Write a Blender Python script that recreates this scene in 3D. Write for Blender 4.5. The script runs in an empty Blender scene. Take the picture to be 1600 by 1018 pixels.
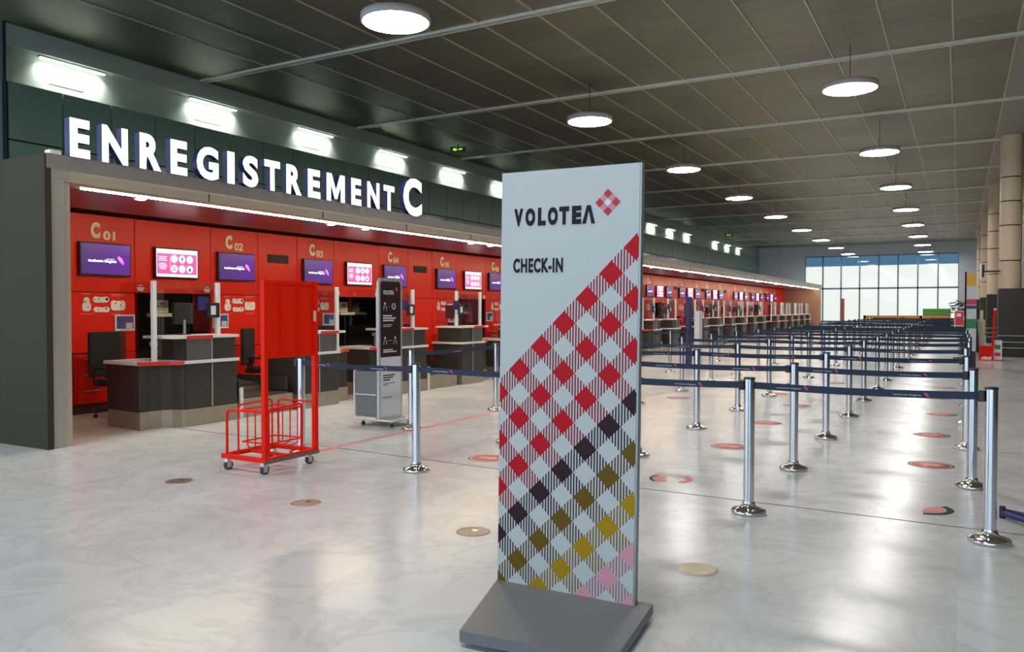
import bpy, bmesh, math, random
from mathutils import Vector, Matrix
random.seed(7)
sc = bpy.context.scene
COL = sc.collection

# ------------------------------------------------------------ camera
cam_d = bpy.data.cameras.new('camera'); cam = bpy.data.objects.new('camera', cam_d); COL.objects.link(cam)
cam_d.lens = 36 * 1245 / 1600; cam_d.sensor_width = 36; cam_d.clip_end = 400
cam.location = (0, 0, 1.5)
cam.rotation_euler = (math.pi / 2 - math.atan(27 / 1245), 0, math.atan(700 / 1245))
sc.camera = cam
sc.cycles.transparent_max_bounces = 48
# ------------------------------------------------------------ daylight outside the hall, exposure
w = bpy.data.worlds.new('daylight'); sc.world = w; w.use_nodes = True
wb = w.node_tree.nodes['Background']
wb.inputs[0].default_value = (0.60, 0.81, 1.04, 1); wb.inputs[1].default_value = 1.55
sc.view_settings.view_transform = 'Standard'; sc.view_settings.look = 'None'
sc.view_settings.exposure = 0.82; sc.view_settings.gamma = 1; sc.view_settings.use_curve_mapping = False
LAMP = 30.0; STRIP = 66.0; TUBE = 6.0; DOWN = 40.0; LETTER = .75; WASH = 15.0

# ------------------------------------------------------------ helpers
def nn(t, ty, **kw):
    n = t.nodes.new(ty)
    for k, v in kw.items(): setattr(n, k, v)
    return n
def fm(t, op, a, b=None, c=None):
    n = nn(t, 'ShaderNodeMath', operation=op)
    for i, v in enumerate((a, b, c)):
        if v is None: continue
        if isinstance(v, (int, float)): n.inputs[i].default_value = v
        else: t.links.new(v, n.inputs[i])
    return n.outputs[0]
def mixc(t, fac, a, b):
    n = nn(t, 'ShaderNodeMix', data_type='RGBA')
    for i, v in ((0, fac), (6, a), (7, b)):
        if isinstance(v, (int, float)): n.inputs[i].default_value = v
        elif isinstance(v, tuple): n.inputs[i].default_value = (*v, 1)
        else: t.links.new(v, n.inputs[i])
    return n.outputs[2]
def mat(name, col, rough=.5, metal=0., var=.06, scale=6., coat=0., bump=0., stretch=None, emit=None, es=0., spec=.5):
    m = bpy.data.materials.new(name); m.use_nodes = True; t = m.node_tree
    b = t.nodes['Principled BSDF']
    tc = nn(t, 'ShaderNodeTexCoord'); mp = nn(t, 'ShaderNodeMapping')
    t.links.new(tc.outputs['Object'], mp.inputs[0])
    if stretch: mp.inputs['Scale'].default_value = stretch
    nz = nn(t, 'ShaderNodeTexNoise'); nz.inputs['Scale'].default_value = scale; nz.inputs['Detail'].default_value = 4
    t.links.new(mp.outputs[0], nz.inputs['Vector'])
    lo = tuple(max(0, c * (1 - var)) for c in col); hi = tuple(min(1, c * (1 + var)) for c in col)
    t.links.new(mixc(t, nz.outputs[0], lo, hi), b.inputs['Base Color'])
    b.inputs['Roughness'].default_value = rough; b.inputs['Metallic'].default_value = metal
    b.inputs['Specular IOR Level'].default_value = spec
    if coat: b.inputs['Coat Weight'].default_value = coat; b.inputs['Coat Roughness'].default_value = .08
    if bump:
        bp = nn(t, 'ShaderNodeBump'); bp.inputs['Strength'].default_value = bump; bp.inputs['Distance'].default_value = .01
        t.links.new(nz.outputs[0], bp.inputs['Height']); t.links.new(bp.outputs[0], b.inputs['Normal'])
    if emit: b.inputs['Emission Color'].default_value = (*emit, 1); b.inputs['Emission Strength'].default_value = es
    return m
def glassmat(name, tint=(.96, .98, .98), rough=.02, ior=1.45, haze=0.):
    m = bpy.data.materials.new(name); m.use_nodes = True; t = m.node_tree; t.nodes.clear()
    o = nn(t, 'ShaderNodeOutputMaterial'); tr = nn(t, 'ShaderNodeBsdfTransparent'); gl = nn(t, 'ShaderNodeBsdfGlossy')
    fr = nn(t, 'ShaderNodeFresnel'); mx = nn(t, 'ShaderNodeMixShader')
    nz = nn(t, 'ShaderNodeTexNoise'); nz.inputs['Scale'].default_value = 2
    t.links.new(mixc(t, nz.outputs[0], tint, tuple(min(1, c * 1.02) for c in tint)), tr.inputs[0])
    ge = nn(t, 'ShaderNodeNewGeometry'); t.links.new(fm(t, 'MULTIPLY_ADD', ge.outputs['Backfacing'], 1 / ior - ior, ior), fr.inputs[0]); gl.inputs['Roughness'].default_value = rough
    t.links.new(fr.outputs[0], mx.inputs[0]); t.links.new(tr.outputs[0], mx.inputs[1]); t.links.new(gl.outputs[0], mx.inputs[2])
    last = mx.outputs[0]
    if haze:
        df = nn(t, 'ShaderNodeBsdfTranslucent'); df.inputs[0].default_value = (.95, .97, 1, 1); m2 = nn(t, 'ShaderNodeMixShader'); m2.inputs[0].default_value = haze
        t.links.new(last, m2.inputs[1]); t.links.new(df.outputs[0], m2.inputs[2]); last = m2.outputs[0]
    t.links.new(last, o.inputs[0])
    return m

class MB:
    def __init__(s): s.bm = bmesh.new()
    def _f(s, vs, m=0, sm=False):
        try: f = s.bm.faces.new(vs)
        except ValueError: return
        f.material_index = m; f.smooth = sm
        return f
    def box(s, x0, y0, z0, x1, y1, z1, m=0, M=None, bev=0):
        if x1 < x0: x0, x1 = x1, x0
        if y1 < y0: y0, y1 = y1, y0
        if z1 < z0: z0, z1 = z1, z0
        v = [Vector(p) for p in ((x0,y0,z0),(x1,y0,z0),(x1,y1,z0),(x0,y1,z0),(x0,y0,z1),(x1,y0,z1),(x1,y1,z1),(x0,y1,z1))]
        if M: v = [M @ p for p in v]
        v = [s.bm.verts.new(p) for p in v]
        fs = [s._f([v[i] for i in q], m) for q in ((0,3,2,1),(4,5,6,7),(0,1,5,4),(1,2,6,5),(2,3,7,6),(3,0,4,7))]
        if bev:
            es = {e for f in fs for e in f.edges}
            bmesh.ops.bevel(s.bm, geom=list(es), offset=bev, segments=2, affect='EDGES', profile=.5)
        return s
    def lathe(s, prof, c=(0,0,0), n=20, m=0, M=None, caps=True):
        """prof: [(r,z)], revolve about z at c"""
        rings = []
        for r, z in prof:
            ring = []
            for i in range(n):
                a = 2 * math.pi * i / n; p = Vector((c[0] + r * math.cos(a), c[1] + r * math.sin(a), c[2] + z))
                ring.append(s.bm.verts.new(M @ p if M else p))
            rings.append(ring)
        for k in range(len(rings) - 1):
            A, B = rings[k], rings[k + 1]
            sm = True
            for i in range(n): s._f([A[i], A[(i+1) % n], B[(i+1) % n], B[i]], m, sm)
        if caps:
            for ring in (rings[0], rings[-1]): s._f([s.bm.verts.new(v.co) for v in ring], m)
        return s
    def cyl(s, a, b, r, n=14, m=0, r2=None):
        a, b = Vector(a), Vector(b); d = b - a
        q = d.to_track_quat('Z', 'Y').to_matrix().to_4x4(); M = Matrix.Translation(a) @ q
        return s.lathe([(r, 0), (r if r2 is None else r2, d.length)], (0,0,0), n, m, M)
    def tube(s, pts, r, n=8, m=0, closed=False):
        pts = [Vector(p) for p in pts]; rings = []; N = len(pts)
        up = None
        for i, p in enumerate(pts):
            if closed: d = pts[(i+1) % N] - pts[i-1]
            else: d = pts[min(i+1, N-1)] - pts[max(i-1, 0)]
            d.normalize()
            if up is None: up = Vector((0,0,1)) if abs(d.z) < .9 else Vector((1,0,0))
            x = d.cross(up)
            if x.length < 1e-4: x = d.cross(Vector((0,1,.1)))
            x.normalize(); up = x.cross(d).normalized()
            rings.append([s.bm.verts.new(p + r * (math.cos(2*math.pi*k/n) * x + math.sin(2*math.pi*k/n) * up)) for k in range(n)])
        for i in range(N if closed else N - 1):
            A, B = rings[i], rings[(i+1) % N]
            for k in range(n): s._f([A[k], A[(k+1) % n], B[(k+1) % n], B[k]], m, True)
        if not closed:
            for ring in (rings[0], rings[-1]): s._f([s.bm.verts.new(v.co) for v in ring], m)
        return s
    def prism(s, poly, z0, z1, m=0, M=None, side=None, smooth=False):
        f = lambda p: s.bm.verts.new(M @ Vector(p) if M else Vector(p))
        bot = [f((x, y, z0)) for x, y in poly]; top = [f((x, y, z1)) for x, y in poly]; n = len(poly)
        s._f(bot[::-1], m); s._f(top, m)
        b2 = [s.bm.verts.new(v.co) for v in bot]; t2 = [s.bm.verts.new(v.co) for v in top]
        for i in range(n): s._f([b2[i], b2[(i+1) % n], t2[(i+1) % n], t2[i]], m if side is None else side, smooth)
        return s
    def mesh(s, name, mats):
        bmesh.ops.recalc_face_normals(s.bm, faces=s.bm.faces)
        me = bpy.data.meshes.new(name); s.bm.to_mesh(me); s.bm.free()
        for m in (mats if isinstance(mats, (list, tuple)) else [mats]): me.materials.append(m)
        return me
    def build(s, name, mats, parent=None, loc=None):
        o = bpy.data.objects.new(name, s.mesh(name, mats)); COL.objects.link(o)
        if parent: o.parent = parent
        if loc: o.location = loc
        return o
def tag(o, label, cat, group=None):
    o['label'] = label; o['category'] = cat
    if group: o['group'] = group
    return o
def thing(name, label, cat, loc=(0,0,0), rz=0, group=None):
    o = bpy.data.objects.new(name, None); COL.objects.link(o); o.empty_display_size = .1
    o.location = loc; o.rotation_euler = (0, 0, rz)
    return tag(o, label, cat, group)
def struct(o): o['kind'] = 'structure'; return o
def kids(o): return [c for c in ALLKIDS.get(o.name, [])] if False else [c for c in bpy.data.objects if c.parent == o]
def dup(src, loc, label, cat=None, group=None, rz=None, tree=None):
    r = src.copy(); COL.objects.link(r); r.location = loc; r['label'] = label
    if group: r['group'] = group
    if rz is not None: r.rotation_euler = (0, 0, rz)
    for ch, sub in (tree if tree is not None else ktree(src)):
        c = ch.copy(); COL.objects.link(c); c.parent = r
        for g in sub:
            d = g.copy(); COL.objects.link(d); d.parent = c
    return r
def ktree(o): return [(c, kids(c)) for c in kids(o)]
U_WALL = Matrix(((0,0,1,0),(1,0,0,0),(0,1,0,0),(0,0,0,1)))      # text on a wall facing +X: u=+Y v=+Z n=+X
U_FRONT = Matrix(((1,0,0,0),(0,0,-1,0),(0,1,0,0),(0,0,0,1)))    # text on a face facing -Y
FONT_CACHE = {}
def text_mesh(txt, w_, h_, M, depth=.002, bold=0., mats=(), sides=False, space=1.):
    key = (txt, w_, h_, depth, bold, tuple(tuple(r) for r in M), tuple(m.name for m in mats), space)
    if key in FONT_CACHE: return FONT_CACHE[key]
    cu = bpy.data.curves.new('lettering', 'FONT'); cu.body = txt; cu.size = 1; cu.extrude = .5; cu.offset = bold; cu.resolution_u = 4
    cu.space_character = space; cu.fill_mode = 'BOTH'
    ob = bpy.data.objects.new('lettering_source', cu); COL.objects.link(ob)
    dg = bpy.context.evaluated_depsgraph_get(); me = bpy.data.meshes.new_from_object(ob.evaluated_get(dg))
    bpy.data.objects.remove(ob); bpy.data.curves.remove(cu)
    xs = [v.co.x for v in me.vertices]; ys = [v.co.y for v in me.vertices]
    x0, x1, y0, y1 = min(xs), max(xs), min(ys), max(ys); zs = [v.co.z for v in me.vertices]; z0, z1 = min(zs), max(zs)
    h_ = h_ or w_ * (y1 - y0) / (x1 - x0); w_ = w_ or h_ * (x1 - x0) / (y1 - y0)
    idx = [1 if (sides and p.normal.z < .5) else 0 for p in me.polygons]
    for v in me.vertices:
        v.co = M @ Vector(((v.co.x - x0) / (x1 - x0) * w_, (v.co.y - y0) / (y1 - y0) * h_, (v.co.z - z0) / (z1 - z0) * depth))
    me.materials.clear()
    for m in mats: me.materials.append(m)
    for p, i_ in zip(me.polygons, idx): p.material_index = i_; p.use_smooth = False
    FONT_CACHE[key] = me
    return me
def text(name, txt, w_, h_, M, loc, mats, parent=None, depth=.002, bold=0., sides=False, space=1.):
    if not isinstance(mats, (list, tuple)): mats = [mats]
    o = bpy.data.objects.new(name, text_mesh(txt, w_, h_, M, depth, bold, mats, sides, space)); COL.objects.link(o)
    o.location = loc
    if parent: o.parent = parent
    return o
ORD = ['zeroth','first','second','third','fourth','fifth','sixth','seventh','eighth','ninth','tenth','eleventh','twelfth','thirteenth','fourteenth','fifteenth','sixteenth','seventeenth','eighteenth','nineteenth','twentieth','twenty-first','twenty-second','twenty-third','twenty-fourth','twenty-fifth','twenty-sixth']

# ------------------------------------------------------------ materials
MT = {}
MT['red'] = mat('red_lacquer', (.70, .014, .002), .36, var=.05, scale=2, spec=.3)
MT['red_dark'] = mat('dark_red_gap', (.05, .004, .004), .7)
MT['red_plastic'] = mat('red_edge', (.62, .03, .02), .4)
MT['red_paint'] = mat('red_painted_steel', (.78, .012, .0005), .45, spec=.12)
MT['white_top'] = mat('white_laminate', (.78, .76, .72), .35)
MT['white'] = mat('white_paint', (.8, .8, .8), .45)
MT['cream'] = mat('cream_lettering', (.88, .80, .56), .5)
MT['char'] = mat('charcoal_laminate', (.052, .046, .037), .42, .2, var=.15, scale=3, spec=.35)
MT['desk_steel'] = mat('brushed_desk_steel', (.20, .195, .18), .36, .75, var=.12, scale=30, stretch=(1, 1, .05))
MT['plinth'] = mat('plinth_steel', (.42, .36, .28), .38, .7, var=.12, scale=8)
MT['chrome'] = mat('polished_steel', (.66, .67, .69), .13, 1., var=.04, scale=20)
MT['chrome2'] = mat('mirror_steel_base', (.62, .61, .58), .14, 1., var=.08, scale=12)
MT['alu'] = mat('aluminium', (.62, .62, .62), .35, .8)
MT['black'] = mat('black_plastic', (.012, .012, .014), .45)
MT['fabric'] = mat('black_fabric', (.012, .012, .013), .9, var=.3, scale=120, bump=.3)
MT['navy'] = mat('navy_belt', (.014, .028, .058), .75, var=.2, scale=80)
MT['grey'] = mat('grey_metal_cladding', (.050, .042, .026), .6, 0., var=.08, scale=1.5, spec=.08)
MT['grey_l'] = mat('light_metal_cladding', (.40, .38, .34), .38, .4, var=.06, scale=1.5)
MT['beige_band'] = mat('beige_metal_band', (.50, .43, .34), .32, .3, var=.06, scale=1.5)
MT['green'] = mat('green_fascia', (.15, .26, .21), .35, 0., var=.08, scale=.7, coat=.2)
MT['groove'] = mat('dark_groove', (.012, .02, .018), .7)
MT['wall_w'] = mat('grey_white_wall', (.58, .60, .57), .6, var=.04, scale=1)
MT['dgrey'] = mat('dark_grey_wall', (.03, .038, .037), .6, var=.05, scale=1, spec=.1)
MT['end_w'] = mat('grey_end_wall', (.50, .53, .60), .6, var=.04, scale=.5)
MT['soffit'] = mat('red_bounce_soffit', (.20, .095, .08), .3, .2, var=.05, scale=1)  # red bounce from the wall put into the soffit colour
MT['dark'] = mat('dark_interior', (.020, .021, .026), .6)
MT['col'] = mat('beige_column', (.62, .51, .37), .5, var=.06, scale=1)
MT['col_d'] = mat('brown_cladding', (.040, .034, .030), .5, var=.08, scale=2)
MT['rail'] = mat('pale_ceiling_rail', (.62, .60, .50), .4, .2)
MT['rail_t'] = mat('thin_ceiling_joint', (.46, .42, .28), .5)
MT['rubber'] = mat('rubber', (.05, .05, .05), .8)
MT['totem_edge'] = mat('totem_aluminium_edge', (.30, .33, .32), .4, .5)
MT['base_grey'] = mat('grey_powder_coat', (.17, .17, .175), .5, .2, var=.08, scale=5)
MT['ink'] = mat('dark_plum_ink', (.018, .010, .022), .6, spec=.15)
MT['brown'] = mat('dark_brown_panel', (.030, .011, .012), .5, spec=.15)
MT['pale'] = mat('pale_panel', (.60, .62, .66), .5)
MT['blue'] = mat('dark_blue_plastic', (.020, .022, .13), .45)
MT['cream_b'] = mat('cream_board', (.62, .58, .38), .5)
MT['yellow'] = mat('yellow_panel', (.80, .42, .03), .5)
MT['orange'] = mat('orange_panel', (.75, .27, .03), .5)
MT['gr_panel'] = mat('green_panel', (.10, .28, .05), .5)
MT['gr2'] = mat('green_label', (.03, .22, .08), .5)
MT['pink'] = mat('pink_mark', (.60, .05, .16), .5)
MT['sticker'] = mat('red_floor_sticker', (.66, .15, .12), .45, var=.25, scale=14)
MT['lampbody'] = mat('lamp_ring', (.42, .38, .36), .5)
MT['plant'] = mat('plant_leaf', (.02, .07, .02), .5, var=.4, scale=9)
MT['bronze'] = mat('socket_bronze', (.30, .24, .19), .3, .7, var=.15, scale=30)
MT['lamp'] = mat('lamp_diffuser', (.9, .9, .9), .5, emit=(1, .975, .92), es=LAMP)
MT['tube'] = mat('tube_lamp', (.9, .9, .9), .5, emit=(.95, 1, .92), es=TUBE)
MT['led'] = mat('led_strip', (.9, .9, .9), .5, emit=(1, .80, .54), es=STRIP)
MT['down'] = mat('downlight_lens', (.9, .9, .9), .5, emit=(1, .85, .6), es=DOWN)
MT['letter'] = mat('lit_letter_face', (.9, .9, .9), .5, emit=(.95, .96, 1), es=LETTER)
MT['letter_s'] = mat('letter_return', (.012, .014, .10), .4)
MT['scr_w'] = mat('screen_white', (.1, .1, .1), .3, emit=(.85, .93, .98), es=.85)
MT['scr_m'] = mat('screen_magenta', (.1, .05, .08), .3, emit=(.80, .06, .28), es=.8)
MT['scr_k'] = mat('screen_icon', (.02, .02, .03), .3, emit=(.02, .03, .05), es=.5)
MT['scr_logo'] = mat('screen_logo_pink', (.1, .05, .08), .3, emit=(.85, .16, .62), es=.9)
MT['exit_g'] = mat('exit_green', (.02, .05, .01), .5, emit=(.25, .6, .02), es=.9)
MT['glass'] = glassmat('clear_acrylic', (.93, .945, .95), .03, 1.75)
MT['glass_up'] = glassmat('upper_glazing', (.90, .94, .92), .03, 1.5)
MT['glass_low'] = glassmat('frosted_window', (.72, .63, .53), .05, 1.4, haze=.08)
MT['glass_blue'] = glassmat('tinted_window', (.21, .285, .32), .03, 1.45)
MT['poster'] = mat('blue_poster', (.03, .08, .25), .35, var=.8, scale=9)

# purple idle screen: soft gradient on the panel itself
def purple():
    m = mat('screen_purple', (.03, .01, .06), .22); t = m.node_tree; b = t.nodes['Principled BSDF']
    tc = nn(t, 'ShaderNodeTexCoord'); sp = nn(t, 'ShaderNodeSeparateXYZ'); t.links.new(tc.outputs['Object'], sp.inputs[0])
    g = fm(t, 'MULTIPLY_ADD', sp.outputs['Y'], 1.2, .1)
    c = mixc(t, fm(t, 'MINIMUM', g, 1.), (.07, .035, .17), (.13, .02, .33))
    t.links.new(c, b.inputs['Emission Color']); b.inputs['Emission Strength'].default_value = .5; b.inputs['Coat Weight'].default_value = .6; b.inputs['Coat Roughness'].default_value = .04
    return m
MT['scr_p'] = purple()

def floor_mat():
    m = bpy.data.materials.new('pale_marble'); m.use_nodes = True; t = m.node_tree; b = t.nodes['Principled BSDF']
    tc = nn(t, 'ShaderNodeTexCoord'); sp = nn(t, 'ShaderNodeSeparateXYZ'); t.links.new(tc.outputs['Object'], sp.inputs[0])
    tx = fm(t, 'FLOOR', fm(t, 'DIVIDE', sp.outputs['X'], .6)); ty = fm(t, 'FLOOR', fm(t, 'DIVIDE', sp.outputs['Y'], 1.0))
    cb = nn(t, 'ShaderNodeCombineXYZ'); t.links.new(tx, cb.inputs[0]); t.links.new(ty, cb.inputs[1])
    wn = nn(t, 'ShaderNodeTexWhiteNoise'); t.links.new(cb.outputs[0], wn.inputs[0])
    # each slab has its own veining: offset the noise by the slab's random value
    add = nn(t, 'ShaderNodeVectorMath', operation='MULTIPLY_ADD'); t.links.new(wn.outputs['Color'], add.inputs[0]); add.inputs[1].default_value = (9, 9, 9); t.links.new(tc.outputs['Object'], add.inputs[2])
    n1 = nn(t, 'ShaderNodeTexNoise'); n1.inputs['Scale'].default_value = 1.3; n1.inputs['Detail'].default_value = 7; n1.inputs['Distortion'].default_value = 1.6; n1.inputs['Roughness'].default_value = .6
    t.links.new(add.outputs[0], n1.inputs['Vector'])
    v = fm(t, 'ABSOLUTE', fm(t, 'SUBTRACT', n1.outputs[0], .5)); v = fm(t, 'SUBTRACT', 1., fm(t, 'MINIMUM', fm(t, 'MULTIPLY', v, 16.), 1.))
    n2 = nn(t, 'ShaderNodeTexNoise'); n2.inputs['Scale'].default_value = .8; n2.inputs['Detail'].default_value = 5; t.links.new(tc.outputs['Object'], n2.inputs['Vector'])
    c = mixc(t, n2.outputs[0], (.47, .475, .485), (.64, .65, .665))
    c = mixc(t, fm(t, 'MULTIPLY', wn.outputs['Value'], .30), c, (.72, .72, .71))
    c = mixc(t, fm(t, 'MULTIPLY', v, .30), c, (.36, .36, .36))
    gx = fm(t, 'ABSOLUTE', fm(t, 'SUBTRACT', fm(t, 'FRACT', fm(t, 'DIVIDE', sp.outputs['X'], .6)), .5)); gy = fm(t, 'ABSOLUTE', fm(t, 'SUBTRACT', fm(t, 'FRACT', fm(t, 'DIVIDE', sp.outputs['Y'], 1.0)), .5))
    j = fm(t, 'MAXIMUM', fm(t, 'GREATER_THAN', gx, .497), fm(t, 'GREATER_THAN', gy, .498))
    c = mixc(t, fm(t, 'MULTIPLY', j, .18), c, (.30, .29, .28))
    t.links.new(c, b.inputs['Base Color'])
    t.links.new(fm(t, 'MULTIPLY_ADD', n2.outputs[0], .12, .17), b.inputs['Roughness'])
    b.inputs['Specular IOR Level'].default_value = .5
    return m
MT['floor'] = floor_mat()

def ceil_mat(name, base, hi):
    m = bpy.data.materials.new(name); m.use_nodes = True; t = m.node_tree; b = t.nodes['Principled BSDF']
    tc = nn(t, 'ShaderNodeTexCoord'); sp = nn(t, 'ShaderNodeSeparateXYZ'); t.links.new(tc.outputs['Object'], sp.inputs[0])
    ix = fm(t, 'FLOOR', fm(t, 'DIVIDE', fm(t, 'SUBTRACT', sp.outputs['X'], .92), 1.1)); iy = fm(t, 'FLOOR', fm(t, 'DIVIDE', fm(t, 'SUBTRACT', sp.outputs['Y'], 12.97), 1.4))
    cb = nn(t, 'ShaderNodeCombineXYZ'); t.links.new(ix, cb.inputs[0]); t.links.new(iy, cb.inputs[1])
    wn = nn(t, 'ShaderNodeTexWhiteNoise'); t.links.new(cb.outputs[0], wn.inputs[0])
    mp = nn(t, 'ShaderNodeMapping'); mp.inputs['Scale'].default_value = (.5, 7, 1); t.links.new(tc.outputs['Object'], mp.inputs[0])
    nz = nn(t, 'ShaderNodeTexNoise'); nz.inputs['Scale'].default_value = 1.; nz.inputs['Detail'].default_value = 3; t.links.new(mp.outputs[0], nz.inputs['Vector'])
    sl = fm(t, 'GREATER_THAN', fm(t, 'FRACT', fm(t, 'MULTIPLY', sp.outputs['Y'], 18.)), .42)
    f = fm(t, 'MULTIPLY_ADD', wn.outputs['Value'], .35, fm(t, 'MULTIPLY', nz.outputs[0], .65))
    c = mixc(t, f, base, hi)
    c = mixc(t, fm(t, 'MULTIPLY', fm(t, 'SUBTRACT', 1., sl), .45), c, tuple(q * .3 for q in base))
    t.links.new(c, b.inputs['Base Color']); b.inputs['Roughness'].default_value = .5; b.inputs['Metallic'].default_value = .35
    return m
MT['ceil'] = ceil_mat('slatted_ceiling', (.145, .128, .088), (.33, .295, .215))
MT['ceil2'] = ceil_mat('olive_ceiling_strip', (.09, .094, .055), (.17, .175, .11))
MT['ceil3'] = mat('pale_ceiling_strip', (.26, .25, .23), .5, var=.06, scale=1)

def gingham():
    """diamond gingham printed on the big sign panel (object space: x across, z up)"""
    m = bpy.data.materials.new('gingham_print'); m.use_nodes = True; t = m.node_tree; b = t.nodes['Principled BSDF']
    tc = nn(t, 'ShaderNodeTexCoord'); sp = nn(t, 'ShaderNodeSeparateXYZ'); t.links.new(tc.outputs['Object'], sp.inputs[0])
    p = fm(t, 'DIVIDE', fm(t, 'SUBTRACT', sp.outputs['X'], .617), .1245); q = fm(t, 'DIVIDE', fm(t, 'SUBTRACT', 1.612, sp.outputs['Z']), .1235)
    pi, qi = fm(t, 'ROUND', p), fm(t, 'ROUND', q)
    d = fm(t, 'ADD', fm(t, 'ABSOLUTE', fm(t, 'SUBTRACT', p, pi)), fm(t, 'ABSOLUTE', fm(t, 'SUBTRACT', q, qi)))
    solid = fm(t, 'LESS_THAN', d, .5)
    par = fm(t, 'MODULO', fm(t, 'ADD', fm(t, 'ADD', pi, qi), 40.), 2.)           # 0 coloured, 1 white
    par = fm(t, 'GREATER_THAN', par, .5)
    stripe = fm(t, 'LESS_THAN', fm(t, 'FRACT', fm(t, 'ADD', fm(t, 'MULTIPLY', p, 8.), 10.0)), .5)
    colmask_solid = fm(t, 'MULTIPLY', solid, fm(t, 'SUBTRACT', 1., par))
    colmask = fm(t, 'ADD', colmask_solid, fm(t, 'MULTIPLY', fm(t, 'SUBTRACT', 1., solid), stripe))
    s_ = fm(t, 'ADD', p, q)
    below = fm(t, 'GREATER_THAN', s_, -.5)
    # band index: each colour covers 2 diagonal steps
    r = nn(t, 'ShaderNodeValToRGB'); r.color_ramp.interpolation = 'CONSTANT'
    cs = [(0, (.43, .004, .010)), (5.5/16, (.030, .010, .014)), (7.5/16, (.13, .075, .006)), (9.5/16, (.36, .21, .004)), (11.5/16, (.62, .27, .32))]
    r.color_ramp.elements[0].position = 0; r.color_ramp.elements[0].color = (*cs[0][1], 1)
    r.color_ramp.elements[1].position = cs[1][0]; r.color_ramp.elements[1].color = (*cs[1][1], 1)
    for pos, c in cs[2:]:
        e = r.color_ramp.elements.new(pos); e.color = (*c, 1)
    t.links.new(fm(t, 'DIVIDE', s_, 16.), r.inputs[0])
    dark = mixc(t, fm(t, 'MULTIPLY', fm(t, 'SUBTRACT', 1., solid), .5), r.outputs[0], (.03, .01, .03))
    nz = nn(t, 'ShaderNodeTexNoise'); nz.inputs['Scale'].default_value = 3
    white = mixc(t, nz.outputs[0], (.465, .475, .455), (.495, .505, .485))
    t.links.new(mixc(t, fm(t, 'MULTIPLY', colmask, below), white, dark), b.inputs['Base Color'])
    b.inputs['Roughness'].default_value = .5; b.inputs['Specular IOR Level'].default_value = .15
    return m
MT['gingham'] = gingham()

# ------------------------------------------------------------ the hall
CZ = 6.9; BX = -8.42; RX = -10.9; GX = -15.75; YE = 73.0
struct(MB().box(-24, -9, -.12, 9, YE + 1, 0).build('floor', MT['floor']))
c_ = MB(); c_.box(-13.5, -9, CZ, .92, YE, CZ + .25)
struct(c_.build('ceiling', MT['ceil']))
struct(MB().box(-24, -9, CZ, -13.5, YE, CZ + .25).build('ceiling', MT['ceil2']))
struct(MB().box(.92, -9, CZ, 9, YE, CZ + .25).build('ceiling', MT['ceil3']))
n_trim = [0]
def trim(mb, m):
    n_trim[0] += 1
    return struct(mb.build('trim_%d' % n_trim[0], m))
rails_y = [12.97 + 5.6 * k for k in range(-2, 11)]
for y in rails_y:                                               # paired transverse rails under the ceiling
    trim(MB().box(-15.7, y - .085, CZ - .05, 1.9, y - .035, CZ).box(-15.7, y + .035, CZ - .05, 1.9, y + .085, CZ), MT['rail'])
lm = MB()
for k in range(0, 14):
    x = .92 - 1.11 * k
    for a, b_ in zip(rails_y[:-1], rails_y[1:]):
        off = 0 if k in (0, 13) else random.uniform(-.05, .05)
        lm.box(x + off - .016, a + .085, CZ - .02, x + off + .016, b_ - .085, CZ)
trim(lm, MT['rail_t'])

# upper left wall: green fascia panels, glazing above, lit wall strip behind
g = MB()
y = 8.53
while y < YE - .1:
    y2 = min(y + 1.052, YE)
    g.box(GX - .04, y + .012, 4.72, GX + .04, y2 - .012, 5.80)
    g.box(GX - .04, y + .012, 2.9, GX + .04, y2 - .012, 4.69)
    y = y2
struct(g.build('wall_left_fascia', MT['green']))
struct(MB().box(GX - .10, 8.5, 2.9, GX - .05, YE, 5.78).build('wall_left_backing', MT['groove']))
struct(MB().box(GX - .32, 8.5, 2.9, GX - .27, YE, 6.5).build('wall_left_upper', MT['wall_w']))
struct(MB().box(GX - .32, 8.5, 6.5, GX + .0, YE, CZ).build('wall_left_bulkhead', MT['wall_w']))
struct(MB().box(-24, 8.42, 2.9, GX + .04, 8.5, 5.80).build('wall_left_return', mat('dark_green_panel', (.035, .062, .052), .6, spec=.1)))
struct(MB().box(-24, 8.44, 5.8, GX + .04, 8.5, CZ).build('wall_left_return_upper', MT['dgrey']))
gl = MB()
y = 8.53; i = 0
while y < YE - .1:
    y2 = min(y + 2.1, YE)
    gl.box(GX + .035, y + .006, 5.80, GX + .045, y2 - .006, CZ)
    y = y2
struct(gl.build('window_2', MT['glass_up']))
k = 0
for k in range(0, 17):
    y = 9.23 + 3.53 * k
    if k in (9, 13): continue
    o = thing('tube_light', '%s tube light from the camera, above the green fascia' % ORD[k + 1], 'light', (GX - .15, y, 6.5), group='tube lights along the left wall')
    MB().box(-.05, 0, -.03, .05, 1.4, 0).build('housing', MT['alu'], o)
    MB().box(-.03, .02, -.05, .03, 1.38, -.03).build('tube', MT['tube'], o)
    ld = bpy.data.lights.new('wall_washer', 'AREA'); ld.shape = 'RECTANGLE'; ld.size = .06; ld.size_y = 1.3; ld.energy = WASH; ld.spread = math.radians(110); ld.color = (.97, 1, .90)
    lo = bpy.data.objects.new('wall_washer', ld); COL.objects.link(lo); lo.parent = o; lo.location = (0, .7, -.06); lo.rotation_euler = (0, math.radians(12), 0)
    if k < 8:
        s_ = MB().box(-.03, .25, -.006, -.016, 1.0, .006); 
        v = s_.build('wall_slot', MT['groove'], None, (GX - .25, y, 6.02)); tag(v, 'narrow slot in the lit wall below the %s tube light' % ORD[k + 1], 'slot', 'slots in the lit upper wall')

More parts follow.
